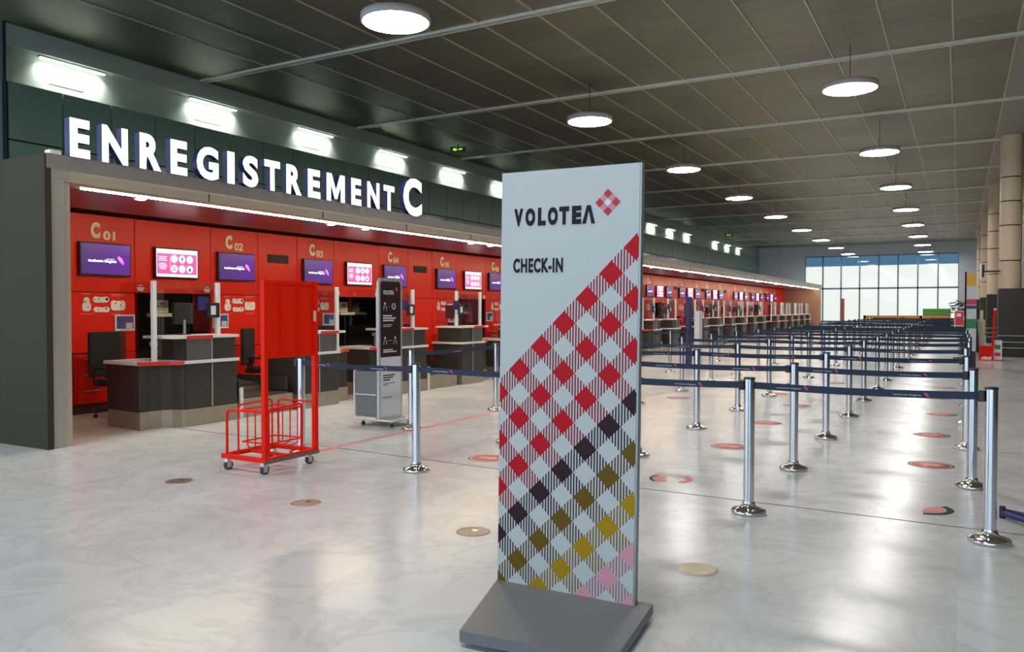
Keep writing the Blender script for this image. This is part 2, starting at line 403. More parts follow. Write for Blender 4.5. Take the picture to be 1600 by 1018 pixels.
# canopy of the check-in hall
bm_ = MB()
prof = [(BX, 3.14), (BX, 2.99), (BX - .02, 2.97), (BX - .02, 2.87), (BX - .10, 2.85), (BX - .25, 2.85), (BX - .25, 3.14)]
P = Matrix(((1,0,0,0),(0,0,1,0),(0,1,0,0),(0,0,0,1)))
bm_.prism([(x, z) for x, z in prof], 4.95, 59, 0, P)
bo = bm_.build('trim_beam', MT['beige_band']); struct(bo)
struct(MB().box(BX, 4.95, 2.99, BX + .012, 59, 3.145).build('trim_beam_cap', mat('warm_grey_band', (.24, .22, .21), .35, .3)))
j = MB()
for k in range(1, 26): j.box(BX - .03, 4.95 + 2.1 * k, 2.87, BX - .012, 4.96 + 2.1 * k, 2.99)
trim(j, MT['groove'])
struct(MB().box(GX, 4.97, 3.0, BX - .2, 59, 3.1).build('ceiling_canopy_roof', MT['grey']))
struct(MB().box(-10.35, 5.2, 2.85, BX - .24, 59, 2.9).build('ceiling_canopy', MT['soffit']))
struct(MB().box(-11.5, 5.2, 2.98, -10.3, 59, 3.0).box(-10.36, 5.2, 2.86, -10.33, 59, 3.0).build('ceiling_canopy_gap', MT['dark']))
trim(MB().box(BX - .20, 5.45, 2.838, BX - .178, 58.8, 2.852), MT['led'])
# pillar at the near end of the canopy
struct(MB().box(-16, 4.93, 0, BX, 5.0, 3.14).build('wall_pillar_end', MT['grey']))
pb = MB().box(BX - .4, 5.0, 0, BX - .015, 5.15, 2.99).box(BX - .4, 5.0, 2.9, BX - .005, 5.2, 3.0)
struct(pb.build('wall_pillar', MT['grey_l']))
struct(MB().box(BX - .45, 5.15, 0, BX - .03, 5.22, 2.86).build('wall_pillar_trim', MT['beige_band']))
struct(MB().box(-16, 5.0, 0, BX - .4, 5.2, 2.9).build('wall_pillar_core', MT['dgrey']))
tag(MB().box(-.05, -.06, 0, .05, .06, .05).build('beam_fixing_box', MT['white_top'], None, (BX + -.06, 5.06, 3.142)), 'small pale box on top of the canopy corner', 'fixing box')
tag(MB().box(-.03, -.04, 0, .03, .04, .035).build('beam_fixing_box', MT['white_top'], None, (BX + -.06, 5.25, 3.142)), 'smaller pale box beside it, just left of the letter E', 'fixing box')
# downlights in the canopy
dl0 = None
for k, y in enumerate((6.31, 9.71, 10.55, 13.89, 14.66, 18.0, 21.5, 24.9, 28.1, 31.6, 35.9, 40.6, 45, 49.5, 54)):
    lab = '%s round downlight from the near end of the canopy soffit' % ORD[k + 1]
    if dl0 is None:
        dl0 = thing('downlight', lab, 'light', (-8.78, y, 2.85), group='downlights in the canopy soffit')
        MB().lathe([(.075, 0), (.08, -.01), (.06, -.012)], n=20).build('ring', MT['white'], dl0)
        MB().lathe([(.058, -.008), (.05, -.016)], n=20).build('lens', MT['down'], dl0); tr = ktree(dl0)
    else: dup(dl0, (-8.78, y, 2.85), lab, tree=tr)

# red back wall with baggage openings
S = [6.83, 11.24, 15.66, 20.05, 24.45, 30.2, 34.45, 38.7, 44.24, 48.43, 52.6]
ZT = 2.86
rw = MB(); bw = MB()
ends = S + [57.0]
def panel(y0, y1, z0, z1): rw.box(RX - .03, y0 + .005, z0, RX, y1 - .005, z1)
panel(5.2, 6.72, 1.745, ZT); panel(5.2, 6.72, .14, 1.735)
for n, s in enumerate(S):
    e = ends[n + 1]
    seam = [s - .11, s + .90, s + 2.30, s + 3.33, s + 4.28]
    if seam[-1] > e - .11: seam[-1] = e - .11
    for a, b_ in zip(seam[:-1], seam[1:]): panel(a, b_, 1.745, ZT)
    panel(seam[0], seam[1], .14, 1.735)
    panel(seam[2], seam[3], .14, 1.735); panel(seam[3], seam[4], .14, 1.735)
    if e - .11 > seam[-1] + .02: panel(seam[-1], e - .11, 1.745, ZT); panel(seam[-1], e - .11, .14, 1.735)
    # backing & recess
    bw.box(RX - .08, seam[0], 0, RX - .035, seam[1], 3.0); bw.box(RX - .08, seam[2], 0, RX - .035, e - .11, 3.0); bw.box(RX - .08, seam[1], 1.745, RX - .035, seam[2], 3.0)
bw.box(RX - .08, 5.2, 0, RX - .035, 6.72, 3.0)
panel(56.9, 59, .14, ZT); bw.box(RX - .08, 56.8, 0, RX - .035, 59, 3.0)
struct(rw.build('wall_left', MT['red'])); struct(bw.build('wall_left_core', MT['red_dark']))
struct(MB().box(-13.0, 5.2, 0, -12.95, 59, 3.0).build('wall_left_recess', MT['dark']))
struct(MB().box(-16, 59, 0, BX - .05, 59.15, 3.0).build('wall_far_return', mat('pinkish_brown_wall', (.36, .22, .17), .5)))
struct(MB().box(-16, 5.0, 0, -15.9, 59, 3.0).build('wall_back_of_canopy', MT['dgrey']))

# far end wall with window
EW = MB()
WX0, WX1, WZ0, WZ1 = -11.8, -.12, .35, 6.0
EW.box(-24, YE, 0, WX0, YE + .3, 9).box(WX1, YE, 0, 9, YE + .3, 9).box(WX0, YE, WZ1, WX1, YE + .3, 9).box(WX0, YE, 0, WX1, YE + .3, WZ0)
struct(EW.build('wall_far', MT['end_w']))
wf = bpy.data.objects.new('window_1', None); COL.objects.link(wf); wf.location = (WX0, YE + .1, 0); struct(wf)
W_ = WX1 - WX0; st = W_ / 8
mu = MB()
for k in range(9): mu.box(k * st - .05, -.08, WZ0, k * st + .05, .08, WZ1)
mu.box(0, -.08, 3.15, W_, .08, 3.28).box(0, -.08, WZ1 - .08, W_, .08, WZ1).box(0, -.08, WZ0, W_, .08, WZ0 + .12)
fr = mu.build('window_frame', mat('grey_blue_mullion', (.10, .15, .19), .5), wf); fr['kind'] = 'structure'
p1 = MB().box(0, .0, WZ0, W_, .02, 5.12).build('window_pane', MT['glass_low'], wf)
p2 = MB().box(0, .0, 5.12, W_, .02, WZ1).build('window_pane', MT['glass_blue'], wf); p2['label'] = 'blue tinted upper pane'
tag(MB().box(-6.9, 71, .0, -6.7, 71.1, .95).box(-6.9, 71, .72, -2.6, 71.1, .95).box(-2.8, 71, 0, -2.6, 71.1, .95).build('orange_stand_in', MT['orange']), 'low orange stand-in for vehicles outside, before the end window', 'barrier')  # plain orange bar standing in for vehicles outside the window
# dark posts of the canopy seen through the tinted top
tag(MB().box(-.14, 0, 0, .14, .2, 2.35).build('signage_column', mat('red_brown_panel', (.36, .10, .05), .5), None, (-8.6, 71.8, 0)), 'slim orange brown column standing before the end window', 'column')

# right hand side: wall and columns
struct(MB().box(1.95, 24, 2.15, 2.1, YE, CZ).build('wall_right', MT['col']))
struct(MB().box(1.93, 24, 0, 2.1, YE, 2.15).build('wall_right_base', MT['col_d']))
c0 = None
for k, y in enumerate((29.5, 40.6, 52.2, 63.3)):
    lab = '%s beige column with dark brown base, counted from the camera' % ['nearest', 'second', 'third', 'farthest'][k]
    if c0 is None:
        c0 = thing('column', lab, 'column', (1.36, y, 0), group='columns along the right side')
        s_ = MB()
        for z0, z1 in ((2.12, 2.98), (3.02, 4.08), (4.12, 4.83), (4.87, 5.58), (5.62, CZ)): s_.lathe([(.31, z0), (.31, z1)], n=32)
        s_.lathe([(.285, 2.1), (.285, CZ)], n=24, m=1); s_.build('shaft', [MT['col'], MT['col_d']], c0)
        b0 = MB().box(-.33, -.33, 0, .4, .36, 2.13, bev=.03).build('base_cladding', MT['col_d'], c0)
        r_ = MB()
        for z in (.28, .46, .66): r_.tube([(-.36, -.37, z), (.45, -.37, z)], .015)
        r_.build('bumper_rail', MT['alu'], c0)
        MB().box(.33, -.2, 2.13, .5, .2, CZ).build('pilaster', MT['grey_l'], c0); tr = ktree(c0)
    else: dup(c0, (1.36 - .03 * k, y, 0), lab, tree=tr)
struct(MB().box(6.5, -9, 0, 6.7, 24, 2.2).box(1.95, 24, 0, 6.7, 24.15, 2.2).build('wall_right_unseen', MT['col_d']))  # unseen near wall, added to darken reflections in the steel posts
struct(MB().box(6.5, -9, 2.2, 6.7, 24, CZ).box(1.95, 24, 2.2, 6.7, 24.15, CZ).build('wall_right_unseen_upper', MT['col']))
# wall television on an arm
tv = thing('wall_television', 'television seen edge on, held on an arm from the nearest column', 'television', (.6, 29.3, 2.7))
MB().box(-.06, -.35, -.25, -.02, .35, .22).build('screen', MT['white'], tv)
MB().box(-.02, -.3, -.2, .05, .3, .18, bev=.01).build('housing', MT['black'], tv)
MB().box(.05, -.03, -.05, .48, .03, -.0).build('arm', MT['black'], tv)

# ------------------------------------------------------------ ceiling lamps
lp0 = None
spots = [(-7.75 - .04 * k, 2.5 + 7.62 * k, 'left') for k in range(0, 10)] + [(-1.9 - .06 * k, 2.5 + 7.62 * k, 'right') for k in range(0, 10)]  # rows extended by unseen lamps near the camera, added for their light
for x, y, side in spots:
    k = round((y - 2.5) / 7.62)
    lab = ('round white ceiling lamp, %s seen from the camera in the %s row' % (ORD[k if side == 'left' else k - 1], side)) if k >= (1 if side == 'left' else 2) else 'round white ceiling lamp added outside the picture for light, %s row' % side
    if lp0 is None:
        lp0 = thing('ceiling_lamp', lab, 'lamp', (x, y, 6.0), group='round pendant lamps under the ceiling')
        MB().lathe([(.50, .12), (.545, .11), (.55, .0), (.53, -.005)], n=48).build('lamp_housing', MT['lampbody'], lp0)
        MB().lathe([(.525, -.002), (.50, -.012), (.3, -.016)], n=48).build('diffuser', MT['lamp'], lp0)
        MB().cyl((0, 0, .12), (0, 0, .9), .007, 6).build('cable', MT['black'], lp0); tr = ktree(lp0)
    else: dup(lp0, (x, y, 6.0), lab, tree=tr)

# ------------------------------------------------------------ ENREGISTREMENT C
sg = thing('illuminated_sign', 'large white illuminated letters reading ENREGISTREMENT C on the canopy', 'sign', (BX - .06, 5.19, 3.145))
LET = [('E', 5.19, 5.42), ('N', 5.56, 5.88), ('R', 6.03, 6.32), ('E', 6.45, 6.69), ('G', 6.83, 7.17), ('I', 7.31, 7.43), ('S', 7.57, 7.84), ('T', 7.95, 8.24), ('R', 8.36, 8.66), ('E', 8.79, 9.05), ('M', 9.19, 9.60), ('E', 9.75, 9.99), ('N', 10.14, 10.45), ('T', 10.56, 10.85), ('C', 11.10, 11.64)]
for ch, a, b_ in LET:
    h = .66 if ch == 'C' else .42
    M = U_WALL.copy()
    if ch == 'M':
        W_m = b_ - a
        pm = [(0, 0), (0, 1), (.27, 1), (.5, .42), (.73, 1), (1, 1), (1, 0), (.77, 0), (.77, .60), (.57, .10), (.43, .10), (.23, .60), (.23, 0)]
        MB().prism([(x * W_m, z * h) for x, z in pm], .0, .088, 1, M).prism([(x * W_m, z * h) for x, z in pm], .088, .09, 0, M, side=1).build('letter', [MT['letter'], MT['letter_s']], sg, (0, a - 5.19, 0))
        continue
    text('letter', ch, b_ - a, h, M, (-.0, a - 5.19, .0 if ch != 'C' else -.02), (MT['letter'], MT['letter_s']), sg, depth=.09, bold=.0 if ch == 'I' else .045, sides=True)

# ------------------------------------------------------------ desk numbers, screens and notices on the red wall
def wing_poly(s=1.): return [(0, .02*s), (.10*s, -.09*s), (.085*s, -.02*s), (.12*s, -.10*s), (.13*s, -.05*s), (.09*s, .03*s), (.02*s, .07*s)]
def make_screen(label, info, logo=True):
    o = thing('wall_screen', label, 'screen', (0, 0, 0), group='screens on the red wall')
    MB().box(0, 0, 0, .06, .80, .48, bev=.008).build('bezel', MT['black'], o)
    if info:
        d = MB().box(.058, .022, .028, .063, .778, .458).build('display', MT['scr_w'], o)
        MB().box(.063, .03, .07, .0645, .76, .39).build('magenta_field', MT['scr_m'], d)
        for r in range(2):
            for c in range(3):
                yy, zz = .34 + c * .145, .31 - r * .155
                Mx = Matrix.Translation((.0645, yy, zz)) @ U_WALL
                ic = MB().lathe([(.062, 0), (.060, .001)], n=20, M=Mx).build('icon_disc', MT['scr_w'], d)
                k = r * 3 + c; s_ = MB()
                if k == 1: s_.prism([(-.02,-.035),(-.005,.035),(.012,.03),(.022,-.035),(.005,-.01)], .001, .002, 0, Mx)
                elif k == 3:
                    for a in (90, 210, 330): s_.lathe([(.013, .001), (.012, .002)], (.022*math.cos(math.radians(a)), .022*math.sin(math.radians(a)), 0), 10, M=Mx)
                elif k == 5: s_.prism([(-.02,-.03),(-.022,.01),(-.008,.005),(.0,.035),(.01,.01),(.022,.0),(.015,-.03)], .001, .002, 0, Mx)
                elif k == 4: s_.prism([(-.008,-.008),(.008,-.008),(.008,.008),(-.008,.008)], .001, .002, 0, Mx)
                else: s_.prism([(-.025,.02),(-.02,.026),(.025,-.02),(.02,-.026)], .001, .002, 0, Mx)
                s_.build('icon', MT['scr_k'], d)
        s_ = MB()
        for q in range(7):
            ln = (.15, .13, .16, .12, .15, .14, .10)[q]
            s_.box(.0645, .13 - ln/2 + .0, .33 - q * .028 - (.02 if q > 2 else 0), .0655, .13 + ln/2, .342 - q * .028 - (.02 if q > 2 else 0))
        s_.build('text_lines', MT['scr_w'], d)
        s_ = MB().box(.0645, .262, .10, .0655, .266, .36); s_.build('divider', MT['scr_w'], d)
    else:
        d = MB().box(.058, .022, .028, .063, .778, .458).build('display', MT['scr_p'], o)
        if logo:
            text('logo_lettering', 'toulouse blagnac', .44, .055, U_WALL, (.0635, .12, .185), MT['scr_w'], d, bold=.035)
            text('logo_lettering', 'aéroport', .13, .022, U_WALL, (.0635, .40, .235), MT['scr_w'], d, bold=.01)
            MB().prism(wing_poly(.8), 0, .001, 0, Matrix.Translation((.0635, .575, .245)) @ U_WALL).build('logo_wing', MT['scr_logo'], d)
    return o
sp0 = make_screen('', False); si0 = make_screen('', True)
sp_tree, si_tree = ktree(sp0), ktree(si0)
# notices (white pictogram blobs)
def make_notice():
    o = thing('safety_notice', '', 'notice', group='safety notices stuck on the red wall')
    M = Matrix.Translation((0, 0, 0)) @ U_WALL
    def blob(cx, cy, w_, h_, seed):
        r = random.Random(seed); return [(cx + w_/2 * math.cos(a) * (1 if abs(math.cos(a)) < .6 else 1) , cy + h_/2 * math.sin(a)) for a in [2*math.pi*i/14 for i in range(14)]]
    def rr(cx, cy, w_, h_, c=.03): return [(cx-w_/2+c,cy-h_/2),(cx+w_/2-c,cy-h_/2),(cx+w_/2,cy-h_/2+c),(cx+w_/2,cy+h_/2-c),(cx+w_/2-c,cy+h_/2),(cx,cy+h_/2-.012),(cx-w_/2+c,cy+h_/2),(cx-w_/2,cy+h_/2-c),(cx-w_/2,cy-h_/2+c)]
    a = MB().prism(rr(.10, .10, .13, .13), 0, .003, 0, M).prism(rr(.10, .19, .09, .10), 0, .003, 0, M); a.build('pictogram', MT['white_top'], o)
    MB().prism(rr(.32, .205, .25, .09), 0, .003, 0, M).build('pictogram', MT['white_top'], o)
    MB().prism(rr(.33, .06, .25, .08), 0, .003, 0, M).build('pictogram', MT['white_top'], o)
    MB().prism(rr(.59, .12, .23, .15), 0, .003, 0, M).build('pictogram', MT['white_top'], o)
    s_ = MB()
    for cx, cz, r in ((.08, .17, .012), (.41, .21, .022), (.29, .21, .01), (.22, .205, .01), (.40, .07, .014), (.27, .06, .01), (.12, .09, .01), (.55, .15, .012), (.63, .12, .01)):
        s_.lathe([(r, .003), (r * .9, .004)], (cx, cz, 0), 8, M=M)
    s_.build('pictogram_marks', MT['ink'], o)
    t_ = MB()
    for y0, y1, z in ((.02, .16, .285), (.03, .14, .27), (.47, .72, .285), (.48, .70, .27), (.49, .66, .255), (.0, .2, -.01), (.48, .70, -.01), (.5, .66, -.025)):
        t_.box(0, y0, z, .002, y1, z + .007)
    t_.build('caption_lines', mat('faded_pink_print', (.62, .22, .18), .5), o)
    return o
nt0 = make_notice(); nt_tree = ktree(nt0)
def make_poster():
    o = thing('framed_poster', '', 'poster', group='framed blue posters beside the baggage openings')
    MB().box(0, 0, 0, .02, .32, .24).build('frame', MT['white'], o)
    MB().box(.02, .022, .03, .022, .298, .22).build('picture', MT['poster'], o)
    MB().box(.022, .17, .035, .024, .28, .12).build('picture_inset', MT['pale'], o)
    return o
po0 = make_poster(); po_tree = ktree(po0)
def make_plate():
    o = thing('direction_label', '', 'label', group='small white labels over the baggage openings')
    MB().prism([(.0, .01), (.03, -.03), (.10, -.03), (.13, .01), (.12, .03), (.01, .03)], 0, .003, 0, U_WALL).build('plate', MT['white_top'], o)
    MB().box(0, .03, .05, .003, .10, .065).build('caption', MT['white_top'], o)
    return o
pl0 = make_plate(); pl_tree = ktree(pl0)
def number(nr, y):
    o = thing('desk_number', 'cream desk number C %02d on the red wall' % nr, 'desk number', (RX + .0, y, 2.5), group='desk numbers on the red wall')
    text('number_letter', 'C', .145, .235, U_WALL, (.0, .22, .015), MT['cream'], o, depth=.01, bold=.06)
    text('number_digits', '%02d' % nr, .19, .135, U_WALL, (.0, .41, .0), MT['cream'], o, depth=.01, bold=.03)
    return o
for n, s in enumerate(S):
    a, b_ = 2 * n + 1, 2 * n + 2
    number(a, s - .02); number(b_, s + 2.39)
    dup(sp0, (RX, s, 1.975), 'purple logo screen under desk number C %02d' % a, tree=sp_tree)
    dup(si0, (RX, s + 1.21, 1.975), 'pink and white safety screen between desk numbers C %02d and C %02d' % (a, b_), tree=si_tree)
    dup(sp0, (RX, s + 2.41, 1.975), 'purple logo screen under desk number C %02d' % b_, tree=sp_tree)
    v = thing('wall_vent', 'dark vent opening in the red wall right of desk number C %02d' % b_, 'vent', (RX, s + 3.56, 2.33), group='vents in the red wall')
    MB().box(0, 0, 0, .012, .5, .155).build('recess', MT['dark'], v)
    f_ = MB()
    for q in range(5): f_.box(.012, .01, .012 + q * .03, .022, .49, .02 + q * .03)
    f_.build('louvres', MT['red_dark'], v)
    if n < 8:
        dup(nt0, (RX + .001, s + .03, 1.43), 'white pictogram notice below the C %02d screen' % a, tree=nt_tree)
        dup(nt0, (RX + .001, s + 2.55, 1.43), 'white pictogram notice below the C %02d screen' % b_, tree=nt_tree)
        dup(po0, (RX + .001, s + .56, 1.17), 'white framed blue poster on the wall under desk number C %02d' % a, tree=po_tree)
        dup(po0, (RX + .001, s + 2.33, 1.17), 'white framed blue poster on the wall under desk number C %02d' % b_, tree=po_tree)
        dup(pl0, (RX + .001, s + .93, 1.80), 'small white label on the red wall right of the C %02d notice' % a, tree=pl_tree)
        dup(pl0, (RX + .001, s + 2.16, 1.80), 'small white label on the red wall left of the C %02d notice' % b_, tree=pl_tree)
for r, tr in ((sp0, sp_tree), (si0, si_tree), (nt0, nt_tree), (po0, po_tree), (pl0, pl_tree)):
    for c, sub in tr:
        for g_ in sub: bpy.data.objects.remove(g_)
        bpy.data.objects.remove(c)
    bpy.data.objects.remove(r)

# ------------------------------------------------------------ desks
def make_desk(sy):
    """front plane x=0; y from 0 (low end) to 1.3*sy (high end)"""
    o = thing('check_in_desk', '', 'desk', group='check-in desks along the red wall')
    f = lambda poly: [(x, y * sy) for x, y in poly]
    plan = f([(-1.0, .03), (-.28, -.03), (-.295, .12), (-.27, .27), (-.20, .37), (-.07, .42), (-.05, .45), (-.05, 1.28), (-.72, 1.28), (-.72, .62), (-1.0, .55)])
    MB().prism(plan, .22, .80).build('body', MT['char'], o)
    MB().prism([(x + .012, y) for x, y in plan], 0, .22).build('plinth', MT['plinth'], o)
    # steel cladding plates on the front
    s_ = MB()
    for a, b_ in ((.46, .86), (.88, 1.275)): s_.box(-.05, a * sy, .23, -.042, b_ * sy, .795)
    s_.build('front_panel', MT['char'], o)
    MB().box(-.052, .862 * sy, .23, -.04, .878 * sy, .8).box(-.052, .862 * sy, .84, -.04, .878 * sy, 1.12).build('joint_strip', MT['alu'], o)
    top = f([(-1.03, .0), (-.27, -.06), (-.25, .1), (-.20, .2), (-.15, .3), (-.08, .36), (-.02, .42), (-.01, .6), (-.015, 1.3), (-.75, 1.3), (-.75, .65), (-1.03, .58)])
    MB().prism(top, .80, .84).build('worktop', MT['white_top'], o)
    e = MB()
    pts = f([(-.27, -.062), (-.245, .1), (-.195, .2), (-.145, .3), (-.075, .36), (-.015, .42)])
    for (x0, y0), (x1, y1) in zip(pts[:-1], pts[1:]): e.prism([(x0, y0), (x1, y1), (x1 + .006, y1 - .004 * sy), (x0 + .006, y0 - .004 * sy)], .792, .842)
    e.build('red_edge', MT['red_plastic'], o)
    MB().box(-.62, .48 * sy, .84, -.06, 1.27 * sy, 1.12).build('raised_unit', MT['char'], o)
    MB().box(-.06, .485 * sy, .845, -.052, .86 * sy, 1.115).build('raised_panel', MT['desk_steel'], o)
    MB().box(-.66, .30 * sy, 1.12, -.02, 1.30 * sy, 1.155).build('counter_top', MT['white_top'], o)
    MB().box(-.022, .46 * sy, 1.112, -.012, .86 * sy, 1.157).build('red_edge', MT['red_plastic'], o)
    MB().box(-.32, .17 * sy, .84, -.27, .22 * sy, 1.85).build('guard_post', MT['white'], o)
    MB().box(-.28, 1.12 * sy, 1.155, -.23, 1.17 * sy, 1.85).build('guard_post', MT['white'], o)
    MB().box(-.300, .22 * sy, .90, -.294, .48 * sy, 1.84).box(-.30, .48 * sy, 1.19, -.294, .74 * sy, 1.84).build('acrylic_pane', MT['glass'], o)
    MB().box(-.27, .76 * sy, 1.19, -.264, 1.12 * sy, 1.84).build('acrylic_pane', MT['glass'], o)
    MB().box(-.95, .19 * sy, .86, -.32, .196 * sy, 1.83).build('acrylic_side_pane', MT['glass'], o)
    MB().box(-.75, 1.14 * sy, 1.19, -.28, 1.146 * sy, 1.84).build('acrylic_side_pane', MT['glass'], o)
    return o
def make_terminal(sy):
    o = thing('payment_terminal', '', 'card terminal', group='black terminals fixed to the guard posts')
    M = Matrix.Rotation(math.radians(-12) * sy, 4, 'Z')
    MB().box(-.03, -.16 , 0, .03, .02, .2, bev=.01, M=None).build('case', MT['black'], o)
    MB().box(.031, -.13, .04, .034, -.05, .16).build('paper', MT['white'], o)
    MB().box(-.02, -.30, .10, .0, -.14, .28).build('bracket_panel', MT['blue'], o)
    return o
def make_monitor():
    o = thing('desk_monitor', '', 'monitor', group='monitors on the check-in desks')
    MB().box(-.02, -.22, .14, .02, .22, .42, bev=.008).build('screen', MT['black'], o)
    MB().cyl((.02, 0, .01), (.02, 0, .2), .02).build('stand', MT['alu'], o)
    MB().lathe([(.10, 0), (.10, .012)], n=20).build('base', MT['black'], o)
    return o
def make_mic():  # gooseneck desk microphone: base, stem and head
    o = thing('desk_lamp_arm', '', 'scanner', group='small scanners on the check-in desks')
    MB().lathe([(.05, 0), (.05, .015)], n=16).build('base', MT['black'], o)
    MB().cyl((0, 0, .01), (0, 0, .19), .011).build('stem', MT['alu'], o)
    MB().box(-.05, -.03, .18, .06, .03, .24, bev=.01).build('head', MT['alu'], o)
    return o
def make_chair():
    o = thing('office_chair', '', 'chair', group='black swivel chairs behind the desks')
    MB().box(-.24, -.25, .44, .24, .25, .53, bev=.03).build('seat', MT['fabric'], o)
    b = MB(); b.box(-.30, -.28, .56, -.24, .28, 1.18, bev=.028); b.build('backrest', MT['fabric'], o)
    MB().box(-.27, -.04, .46, -.24, .04, .7).build('back_bracket', MT['black'], o)
    for sy in (-1, 1): MB().tube([(-.1, sy*.26, .48), (-.1, sy*.30, .5), (-.1, sy*.30, .68)], .015).box(-.18, sy*.30-.03, .68, .12, sy*.30+.03, .71, bev=.01).build('armrest', MT['black'], o)
    MB().cyl((0, 0, .1), (0, 0, .45), .03).build('column', MT['black'], o)
    s_ = MB()
    for k in range(5):
        a = 2 * math.pi * k / 5 + .3; x, y = math.cos(a), math.sin(a)
        s_.tube([(0, 0, .12), (.3 * x, .3 * y, .085)], .02)
    s_.build('star_base', MT['black'], o)
    for k in range(5):
        a = 2 * math.pi * k / 5 + .3; x, y = math.cos(a), math.sin(a)
        MB().cyl((.3*x - .02*y, .3*y + .02*x, .03), (.3*x + .02*y, .3*y - .02*x, .03), .03, 12).cyl((.3*x, .3*y, .03), (.3*x, .3*y, .09), .01, 6).build('castor', MT['black'], o)
    return o
def make_conveyor():
    o = thing('baggage_conveyor', '', 'conveyor', group='baggage conveyors between the desks')
    MB().box(-.60, -.48, 0, -.02, .48, .26).build('scale_plinth', MT['plinth'], o)
    MB().box(-.58, -.42, .26, -.05, .42, .285).build('weighing_belt', mat('brown_belt', (.07, .05, .03), .45), o)
    MB().box(-1.7, -.45, 0, -.62, .45, .36).build('belt_frame', MT['plinth'], o)
    M = Matrix.Translation((-.62, 0, .37)) @ Matrix.Rotation(math.radians(5), 4, 'Y')
    MB().box(-2.4, -.40, -.02, 0, .40, .02, M=M).build('belt', MT['rubber'], o)
    for sy in (-1, 1): MB().box(-1.9, sy * .44 - .02, .30, -.1, sy * .44 + .02, .50).build('side_guard', MT['char'], o)
    MB().box(-.03, -.52, .0, .0, -.46, .42, bev=.01).build('end_post', MT['white_top'], o)
    return o
def make_board():
    o = thing('baggage_board', '', 'board', group='cream information boards in the baggage openings')
    MB().box(0, -.16, .06, .03, .16, .27).build('board', MT['cream_b'], o)
    MB().box(0, -.22, 0, .18, .22, .055).build('shelf', MT['cream_b'], o)
    s_ = MB()
    MB().cyl((.09, 0, 0), (.09, 0, -.80), .015, 8).build('stem', MT['black'], o)
    s_.box(.03, -.0, .20, .033, .09, .23)
    for q in range(3): s_.box(.03, -.12, .11 + q * .03, .033, .11, .118 + q * .03)
    s_.build('printed_lines', MT['ink'], o)
    return o
def make_drawers():
    o = thing('drawer_cabinet', '', 'cabinet', group='red drawer cabinets under the red wall')
    MB().box(0, 0, .14, .05, .95, .86).build('body', MT['red'], o)
    MB().box(-.0, 0, 0, .03, .95, .14).build('toe_kick', MT['red_dark'], o)
    for z0, z1 in ((.62, .83), (.385, .61), (.15, .375)):
        d = MB().box(.05, .04, z0, .065, .60, z1).build('drawer', MT['red'], o)
        MB().tube([(.065, .14, z1 - .05), (.085, .14, z1 - .05), (.085, .36, z1 - .05), (.065, .36, z1 - .05)], .008).build('handle', MT['alu'], d)
    MB().box(.0, 0, .86, .06, .95, .875).build('ledge', MT['red_dark'], o)
    MB().tube([(.05, .18, .90), (.07, .18, .90), (.07, .40, .90), (.05, .40, .90)], .008).build('upper_handle', MT['alu'], o)
    return o
protos = {}
def place(kind, mk, loc, label, rz=None):
    if kind not in protos:
        o = mk(); protos[kind] = (o, ktree(o)); o.location = loc; o['label'] = label
        if rz is not None: o.rotation_euler = (0, 0, rz)
        return o
    o, tr = protos[kind]
    return dup(o, loc, label, tree=tr, rz=rz)
for n, s in enumerate(S):
    a, b_ = 2 * n + 1, 2 * n + 2; yA = s - .53; yB = s + 3.22 + .0   # yB: low end of the mirrored desk
    nA, nB = 'C %02d' % a, 'C %02d' % b_
    place('deskA', lambda: make_desk(1), (-8.50, yA, 0), 'charcoal check-in desk with white tops in front of %s' % nA)
    place('deskB', lambda: make_desk(-1), (-8.50, yB, 0), 'charcoal check-in desk with white tops in front of %s' % nB)
    place('conv', make_conveyor, (-8.56, s + 1.34, 0), 'low steel baggage conveyor between desks %s and %s' % (nA, nB))
    if n < 8:
        place('board', make_board, (RX - .5, s + 1.68, 1.37), 'cream board with shelf in the dark opening between %s and %s' % (nA, nB))
        place('chair', make_chair, (-10.15, s + .12, 0), 'black swivel chair behind the %s desk' % nA, .0)
        place('chair', make_chair, (-10.15, s + 2.75, 0), 'black swivel chair behind the %s desk' % nB, .5)
        place('drawers', make_drawers, (RX + .004, s - .1, 0), 'red drawer cabinet with steel handles below the %s notice' % nA)
        place('drawers', make_drawers, (RX + .004, s + 2.36, 0), 'red drawer cabinet with steel handles below the %s notice' % nB)
        place('term', lambda: make_terminal(1), (-8.72, yA + 1.11, 1.38), 'black payment terminal on the guard post of the %s desk' % nA)
        place('term', lambda: make_terminal(1), (-8.72, yB - .98, 1.38), 'black payment terminal on the guard of the %s desk' % nB)
        place('mon', make_monitor, (-9.02, yA + .80, 1.155), 'black monitor on the raised counter of the %s desk' % nA, .35)
        place('mon', make_monitor, (-9.02, yB - .82, 1.155), 'black monitor on the raised counter of the %s desk' % nB, -.35)
        place('mic', make_mic, (-8.95, yA + .30, .84), 'small silver microphone on a stem on the %s desk' % nA)
        place('mic', make_mic, (-8.95, yB - .30, .84), 'small silver microphone on a stem on the %s desk' % nB)

